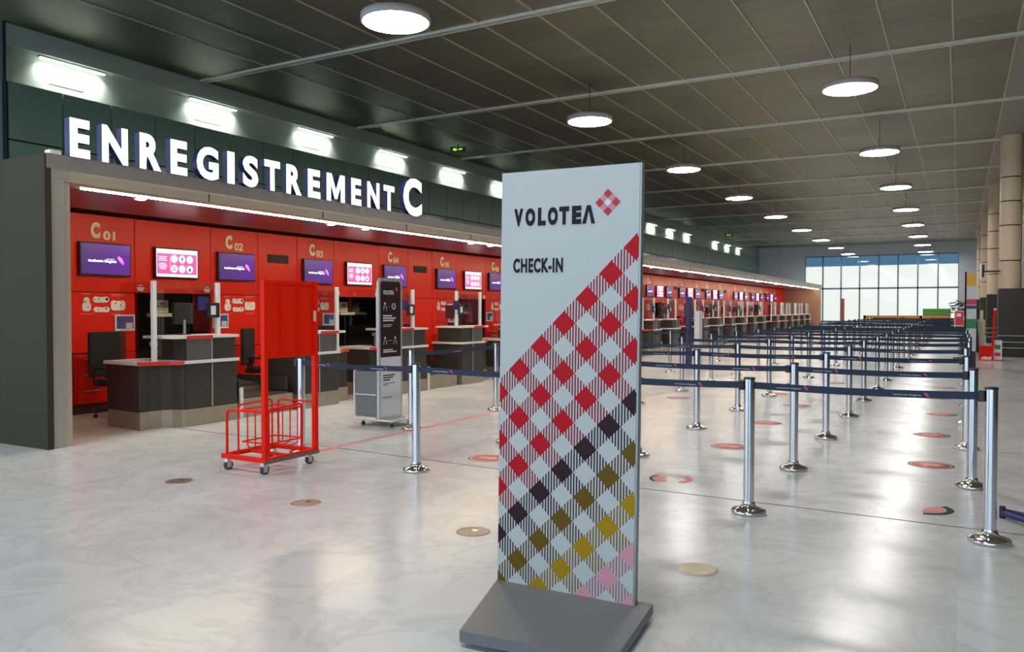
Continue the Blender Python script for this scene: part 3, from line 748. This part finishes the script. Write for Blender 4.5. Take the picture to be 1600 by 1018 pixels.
# ------------------------------------------------------------ belt posts and belts
def make_post():
    o = thing('barrier_post', '', 'barrier post', group='steel belt posts of the queue')
    MB().lathe([(.120, 0), (.125, .004), (.125, .022), (.118, .030), (.085, .040), (.058, .050), (.048, .062), (.043, .085)], n=28).build('base', MT['chrome2'], o)
    MB().lathe([(.0385, .05), (.0385, .985)], n=24).build('pole', MT['chrome'], o)
    MB().lathe([(.041, .985), (.041, .997), (.03, 1.0)], n=24).box(-.075, -.03, .905, -.036, .03, .975, bev=.006).build('belt_head', MT['black'], o)
    return o
def make_post_far():
    o = thing('barrier_post', '', 'barrier post', group='steel belt posts of the queue')
    MB().lathe([(.125, 0), (.12, .02), (.05, .045)], n=14).build('base', MT['chrome2'], o)
    MB().lathe([(.0385, .04), (.0385, .985)], n=12).build('pole', MT['chrome'], o)
    MB().lathe([(.041, .985), (.041, 1.0)], n=12).box(-.075, -.03, .905, -.036, .03, .975).build('belt_head', MT['black'], o)
    return o
rows = [5.97, 7.72, 9.83, 11.9, 14.05] + [16.15 + 2.1 * k for k in range(18)]
colsX = [-5.95, -4.40, -2.86, -1.34, .13]
colname = ['leftmost column', 'second column from the left', 'middle column', 'second column from the right', 'rightmost column']
posts = {}
for r, y in enumerate(rows):
    for c, x in enumerate(colsX):
        if c == 0 and r > 9: continue
        yy = y + (.15 if (c == 0 and r == 0) else .3 if (c == 0 and r < 5) else random.uniform(-.04, .04))
        xx = x + (0.05 if (c, r) == (4, 0) else -.03 if (c, r) == (4, 1) else random.uniform(-.02, .02) if r > 1 else 0)
        if c == 1 and r == 0: xx = -4.37
        if c == 4 and r in (2, 3): xx, yy = .07, y - .05
        posts[(r, c)] = (xx, yy)
        lab = 'steel belt post in the %s row from the camera, %s' % (ORD[r + 1], colname[c])
        place('post' if r < 6 else 'post_far', make_post if r < 6 else make_post_far, (xx, yy, 0), lab)
def belt(p, q, label, logos=0, z=.94, h=.05, far=False):
    (x0, y0), (x1, y1) = p, q; L = math.hypot(x1 - x0, y1 - y0); a = math.atan2(y1 - y0, x1 - x0)
    o = thing('barrier_belt', label, 'barrier belt', (x0, y0, z), a, 'navy belts between the posts')
    s_ = MB(); n = 2 if far else 10; sag = .0 if far else .012
    pts = [(.036 + (L - .10) * i / n, -sag * math.sin(math.pi * i / n)) for i in range(n + 1)]
    for (u0, v0), (u1, v1) in zip(pts[:-1], pts[1:]):
        s_.prism([(u0, v0 - h/2), (u1, v1 - h/2), (u1, v1 + h/2), (u0, v0 + h/2)], -.0015, .0015, 0, Matrix(((1,0,0,0),(0,0,1,0),(0,1,0,0),(0,0,0,1))))
    s_.build('strap', MT['navy'], o)
    for k in range(logos):
        u = L * (k + .62) / max(logos, 1) - (.28 if logos > 1 else .35)
        dz = -sag * math.sin(math.pi * u / L)
        MF = Matrix.Translation((u, -.002, dz)) @ U_FRONT
        me = text('belt_lettering', 'toulouse blagnac', .17, .014, U_FRONT, (u, -.0025, dz - .012), MT['pale'], o, depth=.001)
        MB().prism([(x * .24, y * .20) for x, y in wing_poly(1.)], 0, .001, 0, Matrix.Translation((u + .185, -.0022, dz + .003)) @ U_FRONT).build('belt_wing_mark', MT['pink'], o)
    return o
for r in range(len(rows)):
    for c in range(4):
        if (r, c) not in posts or (r, c + 1) not in posts: continue
        if (c == 0 and r > 0) or (r > 9 and (r + c) % 3 == 0): continue
        belt(posts[(r, c)], posts[(r, c + 1)], 'navy belt, %s row from the camera, %s span from the left' % (ORD[r + 1], ORD[c + 1]), 2 if r < 3 else 1 if r < 5 else 0, far=r > 5)
for r in range(1, 9):
    belt(posts[(r, 0)], posts[(r + 1, 0)], 'navy side belt at the left edge, behind the %s row' % ORD[r + 1], 1 if r < 3 else 0, far=r > 4)
for (r, c) in ((7, 1), (11, 2), (9, 4), (13, 4), (14, 1), (16, 3)):
    belt(posts[(r, c)], posts[(r + 1, c)], 'navy belt running away behind the %s row, %s' % (ORD[r + 1], colname[c]), 0, far=True)

# ------------------------------------------------------------ the big sign in front
ts = thing('sign_totem', 'tall pale sign board reading VOLOTEA CHECK-IN with a diamond gingham print', 'sign', (-2.112, 3.6, .068), 0)
ts.rotation_euler = (0, math.radians(.8), math.radians(0))
pn = MB().box(0, 0, 0, .765, .036, 2.135).build('panel', MT['totem_edge'], ts)
MB().box(.002, -.002, .002, .755, .0, 2.132).build('printed_face', MT['gingham'], ts)
wv = 'VOLOTE'
lets = [('V', .076, .128), ('O', .142, .198), ('L', .214, .258), ('O', .270, .326), ('T', .334, .388), ('E', .404, .455)]
LZ = 1.856
for ch, a, b_ in lets: text('brand_letter', ch, b_ - a, .09, U_FRONT, (a, -.0022, LZ), MT['ink'], ts, bold=.065)
MB().prism([(.460, 0), (.484, .09), (.504, .09), (.528, 0), (.509, 0), (.494, .066), (.479, 0)], 0, .002, 0, Matrix.Translation((0, -.0022, LZ)) @ U_FRONT).build('brand_letter', MT['ink'], ts)
text('heading_lettering', 'CHECK-IN', .284, .074, U_FRONT, (.074, -.0022, 1.618), MT['ink'], ts, bold=.04, space=1.14)
lg = Matrix.Translation((.594, -.0022, 1.955)) @ U_FRONT @ Matrix.Rotation(math.radians(45), 4, 'Z')
MB().box(-.045, -.045, 0, .045, .045, .0008, M=lg).build('logo_ground', mat('logo_pink_grey', (.50, .22, .25), .5), ts)
q_ = MB()
for dx, dy in ((-.03, -.03), (.03, -.03), (-.03, .03), (.03, .03)): q_.box(dx - .016, dy - .016, .001, dx + .016, dy + .016, .0016, M=lg)
q_.build('logo_diamonds', mat('logo_red', (.43, .005, .015), .5), ts)
MB().box(-.014, -.014, .001, .014, .014, .0016, M=lg).build('logo_centre', MT['pale'], ts)
ba = MB()
ba.prism([(-2.12 + 2.112, .02), (-1.30 + 2.112 + .02, .07), (-1.21 + 2.112, -.60), (-1.92 + 2.112, -.66)], 0, .05, 0)
bo = ba.build('base_plate', MT['base_grey'], None)
bo.parent = ts; bo.location = (0.0, 0, -.045); bo.rotation_euler = (0, -math.radians(.8), 0)
bz = MB().box(-1.98 + 2.112, -.5, -.02, -1.3 + 2.112, .0, 0).build('base_foot', MT['black'], ts); bz.location = (0, 0, -.046); bz.rotation_euler = (0, -math.radians(.8), 0)

# ------------------------------------------------------------ red luggage gauge trolley
ct = thing('luggage_gauge_trolley', 'red steel luggage gauge on castors, standing left of the nearest belt posts', 'luggage gauge', (-5.99, 5.14, 0))
W, D = .55, .64
f_ = MB()
for y0 in (0, D): f_.box(0, y0 - .02, .11, W, y0 + .02, .15)
for x0 in (0, W): f_.box(x0 - .02, 0, .11, x0 + .02, D, .15)
f_.box(0, D * .5 - .015, .115, W, D * .5 + .015, .14)
f_.build('base_frame', MT['red_paint'], ct)
MB().box(W + .018, -.03, .10, W + .024, D + .03, .135)\
    .build('bare_steel_edge', mat('worn_steel', (.22, .17, .14), .6, .6), ct)
for y0 in (0, D): MB().box(W - .022, y0 - .022, .11, W + .022, y0 + .022, 1.76).build('upright', MT['red_paint'], ct)
pn = MB(); pn.box(W - .012, .02, 1.055, W + .006, D - .02, 1.75)
pn.box(W + .006, .0, 1.72, W + .014, D, 1.76).box(W + .0, .0, 1.05, W + .010, D, 1.065)
pn.build('panel', MT['red_paint'], ct)
for yy in (.2, .42): MB().box(W + .006, yy - .006, 1.06, W + .022, yy + .006, 1.75).build('panel_rib', MT['red_paint'], ct)
MB().box(W + .006, .03, 1.06, W + .012, .05, 1.74).build('panel_rib', MT['red_paint'], ct)
def hoop(pts, r=.009): 
    out = []
    pts = [Vector(p) for p in pts]
    for i, p in enumerate(pts):
        if 0 < i < len(pts) - 1:
            a = (pts[i-1] - p).normalized() * .035; b = (pts[i+1] - p).normalized() * .035
            out += [p + a, p + a * .3 + b * .3, p + b]
        else: out.append(p)
    return out
for nm, pts, r in (('hoop', [(.06, .0, .15), (.06, .0, .56), (W, .0, .57)], .012), ('hoop', [(.06, D, .15), (.06, D, .60), (W, D, .60)], .010), ('hoop', [(.12, .08, .15), (.12, .08, .60), (.12, .5, .62), (.12, .5, .15)], .009),
               ('hoop', [(W - .04, .08, .15), (W - .04, .08, .58), (W - .04, .5, .60), (W - .04, .5, .15)], .012)):
    MB().tube(hoop(pts), r).build(nm, MT['red_paint'], ct)
bk = MB()
for z in (.26, .56):
    bk.tube(hoop([(.15, .10, z), (.48, .10, z), (.48, .54, z), (.15, .54, z), (.15, .10, z)]), .008)
for x in (.22, .32, .42):
    bk.tube(hoop([(x, .10, .56), (x, .10, .2), (x, .54, .2), (x, .54, .56)]), .006)
bk.build('wire_basket', MT['red_paint'], ct)
MB().box(W + .022, D - .04, 1.38, W + .028, D - .01, 1.48).build('small_label', MT['cream_b'], ct)
for x0, y0 in ((.04, .02), (W - .04, .02), (W - .04, D - .05), (.04, D - .05)):
    c_ = thing('castor', '', 'x', (0, 0, 0)); 
    for kk in ('label', 'category'): del c_[kk]
    bpy.data.objects.remove(c_)
    cs = MB().box(-.02, -.02, .07, .02, .02, .11).box(-.022, -.02, .02, -.018, .03, .08).box(.018, -.02, .02, .022, .03, .08).build('castor', MT['alu'], ct, (x0, y0, 0))
    MB().cyl((-.016, .01, .043), (.016, .01, .043), .043, 18).build('wheel', MT['rubber'], cs)

# ------------------------------------------------------------ small mobile sign on a trolley
ms = thing('mobile_sign', 'narrow brown and white queue notice on a silver trolley, between belt posts', 'sign', (-6.40, 7.95, 0))
MB().prism([(0, .09), (.48, .09), (.48, 1.84), (.44, 1.89), (.04, 1.89), (0, 1.84)], 0, .035, 0, Matrix.Translation((-.035, 0, 0)) @ U_WALL).build('frame', MT['alu'], ms)
MB().prism([(.035, .88), (.445, .88), (.445, 1.82), (.42, 1.85), (.06, 1.85), (.035, 1.82)], 0, .003, 0, U_WALL).build('brown_panel', MT['brown'], ms)
MB().box(0, .035, .12, .003, .445, .88).build('white_panel', MT['pale'], ms)
text('brand_lettering', 'VOLOTEA', .22, .055, U_WALL, (.004, .08, 1.68), MT['pale'], ms, bold=.03)
MB().prism([(.335, 1.75), (.36, 1.785), (.385, 1.75), (.36, 1.715)], 0, .002, 0, Matrix.Translation((.003, 0, 0)) @ U_WALL).build('logo_diamond', mat('logo_red_small', (.6, .05, .08), .5), ms)
def person_icon(cx, cz, s=1.):
    pk = MB()
    pk.lathe([(.018*s, 0), (.017*s, .001)], (cx, cz + .045*s, .003), 12, M=U_WALL)
    pk.tube([(.004, cx - .03*s, cz - .04*s), (.004, cx - .022*s, cz + .01*s), (.004, cx + .022*s, cz + .01*s), (.004, cx + .03*s, cz - .04*s)], .004)
    pk.build('person_pictogram', MT['pale'], ms)
person_icon(.12, 1.52); person_icon(.12, 1.08); person_icon(.33, 1.08)
pk = MB()
pk.tube([(.004, .30 + .04 * math.cos(a), 1.53 + .04 * math.sin(a)) for a in [i * math.pi / 4 for i in range(8)]], .004, closed=True)
MB().box(.003, .19, 1.525, .005, .21, 1.53).build('dash_mark', MT['pale'], ms); MB().box(.003, .18, 1.09, .005, .27, 1.095).build('distance_mark', MT['pale'], ms)
for a in range(4): pk.box(.003, .27, 1.50 + a * .02, .005, .33, 1.504 + a * .02)
pk.build('mask_pictogram', MT['pale'], ms)
tl = MB()
for z, w_ in ((1.40, .18), (1.37, .26), (1.34, .22)): tl.box(.003, .08, z, .005, .08 + w_, z + .018)
for z, w_ in ((1.29, .18), (1.27, .16), (.965, .2), (.94, .28)): tl.box(.003, .08, z, .005, .08 + w_, z + (.008 if z > 1 else .015))
tl.build('text_lines', MT['pale'], ms)
tl = MB()
for z, w_ in ((.64, .24), (.61, .20), (.58, .14)): tl.box(.003, .08, z, .005, .08 + w_, z + .014)
for z, w_ in ((.54, .24), (.52, .10), (.36, .18)): tl.box(.003, .08, z, .005, .08 + w_, z + .006)
tl.build('text_lines', MT['ink'], ms)
MB().tube(hoop([(-.06, .02, .1), (-.42, .02, .1), (-.42, .02, .72), (-.06, .02, .74)]), .014).tube([(-.42, .02, .4), (-.06, .02, .4)], .010).build('trolley_hoop', MT['alu'], ms)
MB().box(-.40, .025, .12, -.06, .03, .7).build('grey_infill', MT['base_grey'], ms)
MB().tube(hoop([(-.42, .0, .085), (.22, .0, .085), (.22, .46, .085), (-.42, .46, .085), (-.42, .0, .085)]), .014).box(-.35, .02, .075, .2, .44, .09).build('trolley_deck', MT['alu'], ms)
for x0, y0 in ((-.3, .05), (.16, .05), (.16, .42), (-.3, .42)):
    cs = MB().box(-.012, -.012, .04, .012, .012, .08).build('castor', MT['alu'], ms, (x0, y0, 0))
    MB().cyl((-.012, 0, .028), (.012, 0, .028), .028, 14).build('wheel', MT['rubber'], cs)

# ------------------------------------------------------------ floor: joints, stripe, sockets, stickers
trim(MB().prism([(-8.7, 6.66), (-5.8, 6.535), (-2.3, 6.305), (3.0, 6.17), (3.0, 6.182), (-2.3, 6.317), (-5.8, 6.55), (-8.7, 6.675)], 0, .0012), MT['groove'])
trim(MB().box(-8.9, 27.9, 0, 3, 27.93, .001), MT['groove'])
for i, x in enumerate((-5.91, -4.39, -2.84)):
    o = thing('floor_socket', '%s round metal socket cover set in the floor before the first posts' % ['leftmost', 'middle', 'rightmost'][i], 'floor socket', (x, 4.6 - .04 * i, 0), group='round socket covers in the floor')
    MB().lathe([(.115, 0), (.115, .003), (.10, .004)], n=28).build('cover', MT['bronze'], o)
    MB().lathe([(.02, .004), (.02, .006)], (.0, .02, 0), 12).build('lock', MT['chrome2'], o)
o = tag(MB().lathe([(.115, 0), (.113, .006), (.09, .012), (.04, .015)], n=28).build('domed_socket', mat('pale_cap', (.60, .50, .34), .35), None, (-1.30, 4.49, 0)), 'pale domed cap on the floor right of the big sign', 'floor cap')
tp = thing('floor_stripe', 'red printed distance stripe on the floor running away beside the small sign', 'floor marking', (-5.93, 6.2, 0))
y = 0; seg = 0
while y < 8:
    MB().box(-.0, y, 0, .09, y + .42, .0015).build('red_block', MT['sticker'], tp)
    dm = MB()
    for k in range(14):
        yy = y + .47 + k * .075
        dm.box(.012, yy, 0, .03, yy + .055, .0015).box(.05, yy + .02, 0, .07, yy + .07, .0015)
    dm.box(0, y + .42, 0, .008, y + 1.55, .0015).box(.082, y + .42, 0, .09, y + 1.55, .0015)
    dm.build('printed_text', MT['sticker'], tp); y += 1.55
def make_sticker():
    o = thing('floor_sticker', '', 'floor sticker', group='round red keep-distance stickers on the floor')
    MB().lathe([(.20, .0), (.20, .0008), (.001, .0009)], n=36, caps=False).build('rim', MT['ink'], o)
    MB().lathe([(.188, .0005), (.188, .0012), (.001, .0013)], n=36, caps=False).build('pale_ring', MT['white_top'], o)
    MB().lathe([(.172, .001), (.172, .0016), (.001, .0017)], n=36, caps=False).build('red_disc', MT['sticker'], o)
    MB().prism([(-.10, -.02), (.03, -.02), (.03, -.055), (.11, .0), (.03, .055), (.03, .02), (-.10, .02)], .0016, .0022).build('arrow', mat('sticker_pale_arrow', (.66, .5, .47), .5), o)
    return o
sp = [(-4.12, 6.84), (-2.17, 8.71), (-2.21, 10.76), (-.28, 10.68), (-.23, 8.62), (-4.13, 13.06), (-4.12, 15.2), (-2.19, 12.92), (-.21, 12.84), (-.31, 15.1), (-2.8, 14.51), (-4.12, 17.3), (-2.2, 17.2), (-.25, 17.2), (-2.2, 21.3), (-4.1, 8.8)]
for i, (x, y) in enumerate(sp):
    side = 'left' if x < -3 else 'middle' if x < -1.5 else 'right'
    k = sum(1 for (a, b_) in sp[:] if (('left' if a < -3 else 'middle' if a < -1.5 else 'right') == side and b_ < y))
    place('sticker', make_sticker, (x, y, 0), 'round red floor sticker, %s from the camera along the %s of the queue' % (ORD[k + 1], side), 0)
# two stickers in the first lane, cut away where floor glare hides them
o = thing('glare_cut_sticker', 'round floor sticker with its centre cut out as glare, behind the first belt', 'floor sticker', (-2.19, 6.79, 0))
def sector(a0, a1, r0, r1, z, n=12): return [(r1 * math.cos(a0 + (a1 - a0) * i / n), r1 * math.sin(a0 + (a1 - a0) * i / n)) for i in range(n + 1)] + [(r0 * math.cos(a1 - (a1 - a0) * i / n), r0 * math.sin(a1 - (a1 - a0) * i / n)) for i in range(n + 1)]
D2 = math.radians
MB().prism(sector(D2(150), D2(250), .08, .17, 0), .0, .002).prism(sector(D2(-50), D2(60), .11, .17, 0), 0, .002).build('red_visible', MT['sticker'], o)
MB().prism(sector(D2(150), D2(235), .18, .205, 0), 0, .001).build('rim_visible', MT['ink'], o)
o = thing('glare_cut_sticker', 'half of a round floor sticker, the rest cut out as glare, near the nearest right hand post', 'floor sticker', (-.22, 6.72, 0))
MB().prism(sector(D2(-95), D2(50), .02, .13, 0), 0, .002).build('red_visible', MT['sticker'], o)
MB().prism(sector(D2(-90), D2(45), .15, .20, 0), 0, .001).build('rim_visible', MT['ink'], o)
# blue frame at the right edge
bl = thing('blue_tube_frame', 'dark blue bent tube frame lying on the floor at the right edge', 'tube frame', (.28, 6.68, .0))
MB().tube([(.9, -.62, .05), (.5, -.42, .045), (.14, -.19, .04), (.03, -.06, .04), (.0, .0, .045), (.02, .02, .045), (.2, -.07, .04), (.55, -.14, .045), (1.0, -.2, .05)], .02, 12).build('tube', MT['blue'], bl)
MB().cyl((0, 0, .0), (0, 0, .085), .02, 12).build('end_cap', MT['black'], bl)

# ------------------------------------------------------------ things at the far right
o = thing('information_pillar', 'tall narrow white information pillar with coloured labels at the right end of the queue', 'information pillar', (.23, 23.4, 0))
MB().box(-.13, -.04, 0, .13, .10, .42).build('foot', MT['black'], o)
MB().box(-.09, -.05, .42, .13, .08, 2.38).build('board', MT['pale'], o)
MB().box(-.13, -.05, .42, -.09, .10, 2.44).build('dark_side', MT['brown'], o)
for nm, z0, z1, m in (('orange_label', 2.08, 2.38, 'yellow'), ('red_label', 1.6, 1.74, 'pink'), ('blue_label', 1.50, 1.58, 'blue'), ('green_label', 1.0, 1.24, 'gr2')):
    MB().box(-.088, -.054, z0, .128, -.05, z1).build(nm, MT[m], o)
o = thing('bag_gauge', 'red and white cabin bag gauge with a tall slanted red pole by the first column', 'luggage gauge', (.5, 26.8, 0))
MB().box(0, 0, 0, .34, .4, .42).build('red_box', MT['red_paint'], o)
MB().prism([(.03, .03), (.31, .03), (.31, .14), (.24, .10), (.12, .12), (.05, .09)], 0, .003, 0, Matrix.Translation((0, -.001, 0)) @ U_FRONT).build('white_print', MT['white'], o)
MB().box(.35, .0, .0, .56, .4, .58).build('white_box', MT['white'], o)
MB().box(.38, -.004, .34, .52, 0, .46).build('green_print', MT['gr2'], o); MB().box(.38, -.004, .14, .52, 0, .24).build('red_print', MT['red_plastic'], o)
MB().prism([(.30, 0), (.34, 0), (.41, 1.5), (.34, 1.5)], 0, .04, 0, U_FRONT).build('pole', MT['red_paint'], o)
MB().box(.34, -.045, 1.46, .41, .0, 1.51).build('pole_tip', MT['white'], o)
MB().box(-.02, -.05, 0, .58, .42, .03).build('base_plate', MT['red_plastic'], o)
o = thing('queue_notice', 'red notice board on a post before the far plant', 'notice', (-.02, 27.6, 0))
MB().box(-.13, 0, .86, .12, .03, 1.44).build('board', MT['white'], o); MB().box(-.11, -.006, 1.0, .11, 0, 1.42).build('red_face', MT['red_plastic'], o)
MB().box(-.10, -.006, .89, .08, 0, .97).build('blue_face', MT['blue'], o); MB().box(-.07, -.01, 1.26, .05, -.006, 1.36).build('white_print', MT['white'], o)
MB().cyl((0, .02, 0), (0, .02, .86), .03, 10).build('post', MT['alu'], o); MB().box(-.15, -.1, 0, .15, .14, .03).build('foot', MT['black'], o)
o = tag(MB().box(-.12, 0, 0, .12, .3, 1.42, bev=.01).build('orange_cabinet', MT['orange'], None, (.27, 29.2, 0)), 'orange cabinet behind the red notice board', 'cabinet')
pt = thing('potted_plant', 'dark green bushy plant behind the red notice board', 'plant', (.18, 31.9, 0))
MB().lathe([(.14, 0), (.2, .5), (.2, .52)], n=16).build('pot', MT['col_d'], pt)
MB().cyl((0, 0, .5), (0, 0, 1.5), .03, 8).build('stem', MT['col_d'], pt)
lf = MB()
for k in range(150):
    a = random.uniform(0, 6.28); r = random.uniform(.02, .36); z = 1.3 + random.uniform(0, .45)
    p = Vector((r * math.cos(a), r * math.sin(a), z)); d = Vector((math.cos(a), math.sin(a), random.uniform(-.6, .3))).normalized() * .24; s_ = Vector((-math.sin(a), math.cos(a), .3)) * .06
    vs = [lf.bm.verts.new(p), lf.bm.verts.new(p + d * .5 + s_), lf.bm.verts.new(p + d), lf.bm.verts.new(p + d * .5 - s_)]; lf._f(vs)
lf.build('leaves', MT['plant'], pt)
o = thing('display_stand', 'grey beige stand with a dark blue side left of the bag gauge', 'stand', (.58, 29.6, 0))
MB().box(-.1, 0, 0, .12, .3, 1.15).build('body', MT['cream_b'], o); MB().prism([(-.14, .1), (-.02, .1), (-.10, 1.1), (-.14, 1.1)], 0, .02, 0, Matrix.Translation((0, -.01, 0)) @ U_FRONT).build('blue_panel', MT['blue'], o)
MB().box(-.02, .1, 1.15, .07, .2, 1.45).build('bottle', MT['cream_b'], o)
o = thing('kiosk', 'green and orange topped kiosk far away before the end window', 'kiosk', (-2.45, 67.6, 0))
MB().box(0, 0, 0, 1.85, 1.0, .78).build('counter', MT['dark'], o)
MB().box(.1, .1, .78, .2, .9, 1.5).build('post', MT['alu'], o)
MB().box(0, -.02, .78, 1.85, .02, .96).build('orange_band', MT['orange'], o); MB().box(0, -.02, .96, 1.85, .02, 1.5).build('green_band', MT['gr_panel'], o)
for x, col, m, h, lab in ((-6.04, 0, 'blue', 1.8, 'slim dark blue upright banner at the left edge of the queue'), (-5.80, 0, 'pale', 1.45, 'pale grey upright panel just right of the dark blue banner')):
    o = thing('upright_banner', lab, 'banner', (x, 19.85, 0))
    MB().box(-.2 if m == 'blue' else -.08, -.15, 0, .1 if m == 'blue' else .25, .15, .03).build('foot', MT['black'], o)
    MB().box(-.045 if m == 'blue' else -.06, -.02, .03, .045 if m == 'blue' else .07, .25, h).build('panel', MT[m], o)
# green exit sign hanging from the ceiling
for i, (x, y, lab) in enumerate(((-14.4, 22.0, 'green exit sign hanging near the left wall, left of the big sign'), (-14.3, 56.8, 'small far green exit sign hanging over the left wall'))):
    o = thing('exit_sign', lab, 'exit sign', (x, y, 6.62), .5)
    MB().box(-.25, -.03, 0, .25, .03, .17).build('case', MT['black'], o)
    p = MB().box(-.16, -.034, .045, -.04, -.03, .125)
    p.prism([(0, .07), (.03, .07), (.05, .09), (.07, .07), (.10, .07), (.16, .13), (.05, .125), (.03, .11)], 0, .004, 0, Matrix.Translation((0, -.03, -.0)) @ U_FRONT)
    p.build('pictogram', MT['exit_g'], o)
    MB().cyl((0, 0, .17), (0, 0, .28), .012, 6).build('hanger', MT['black'], o)
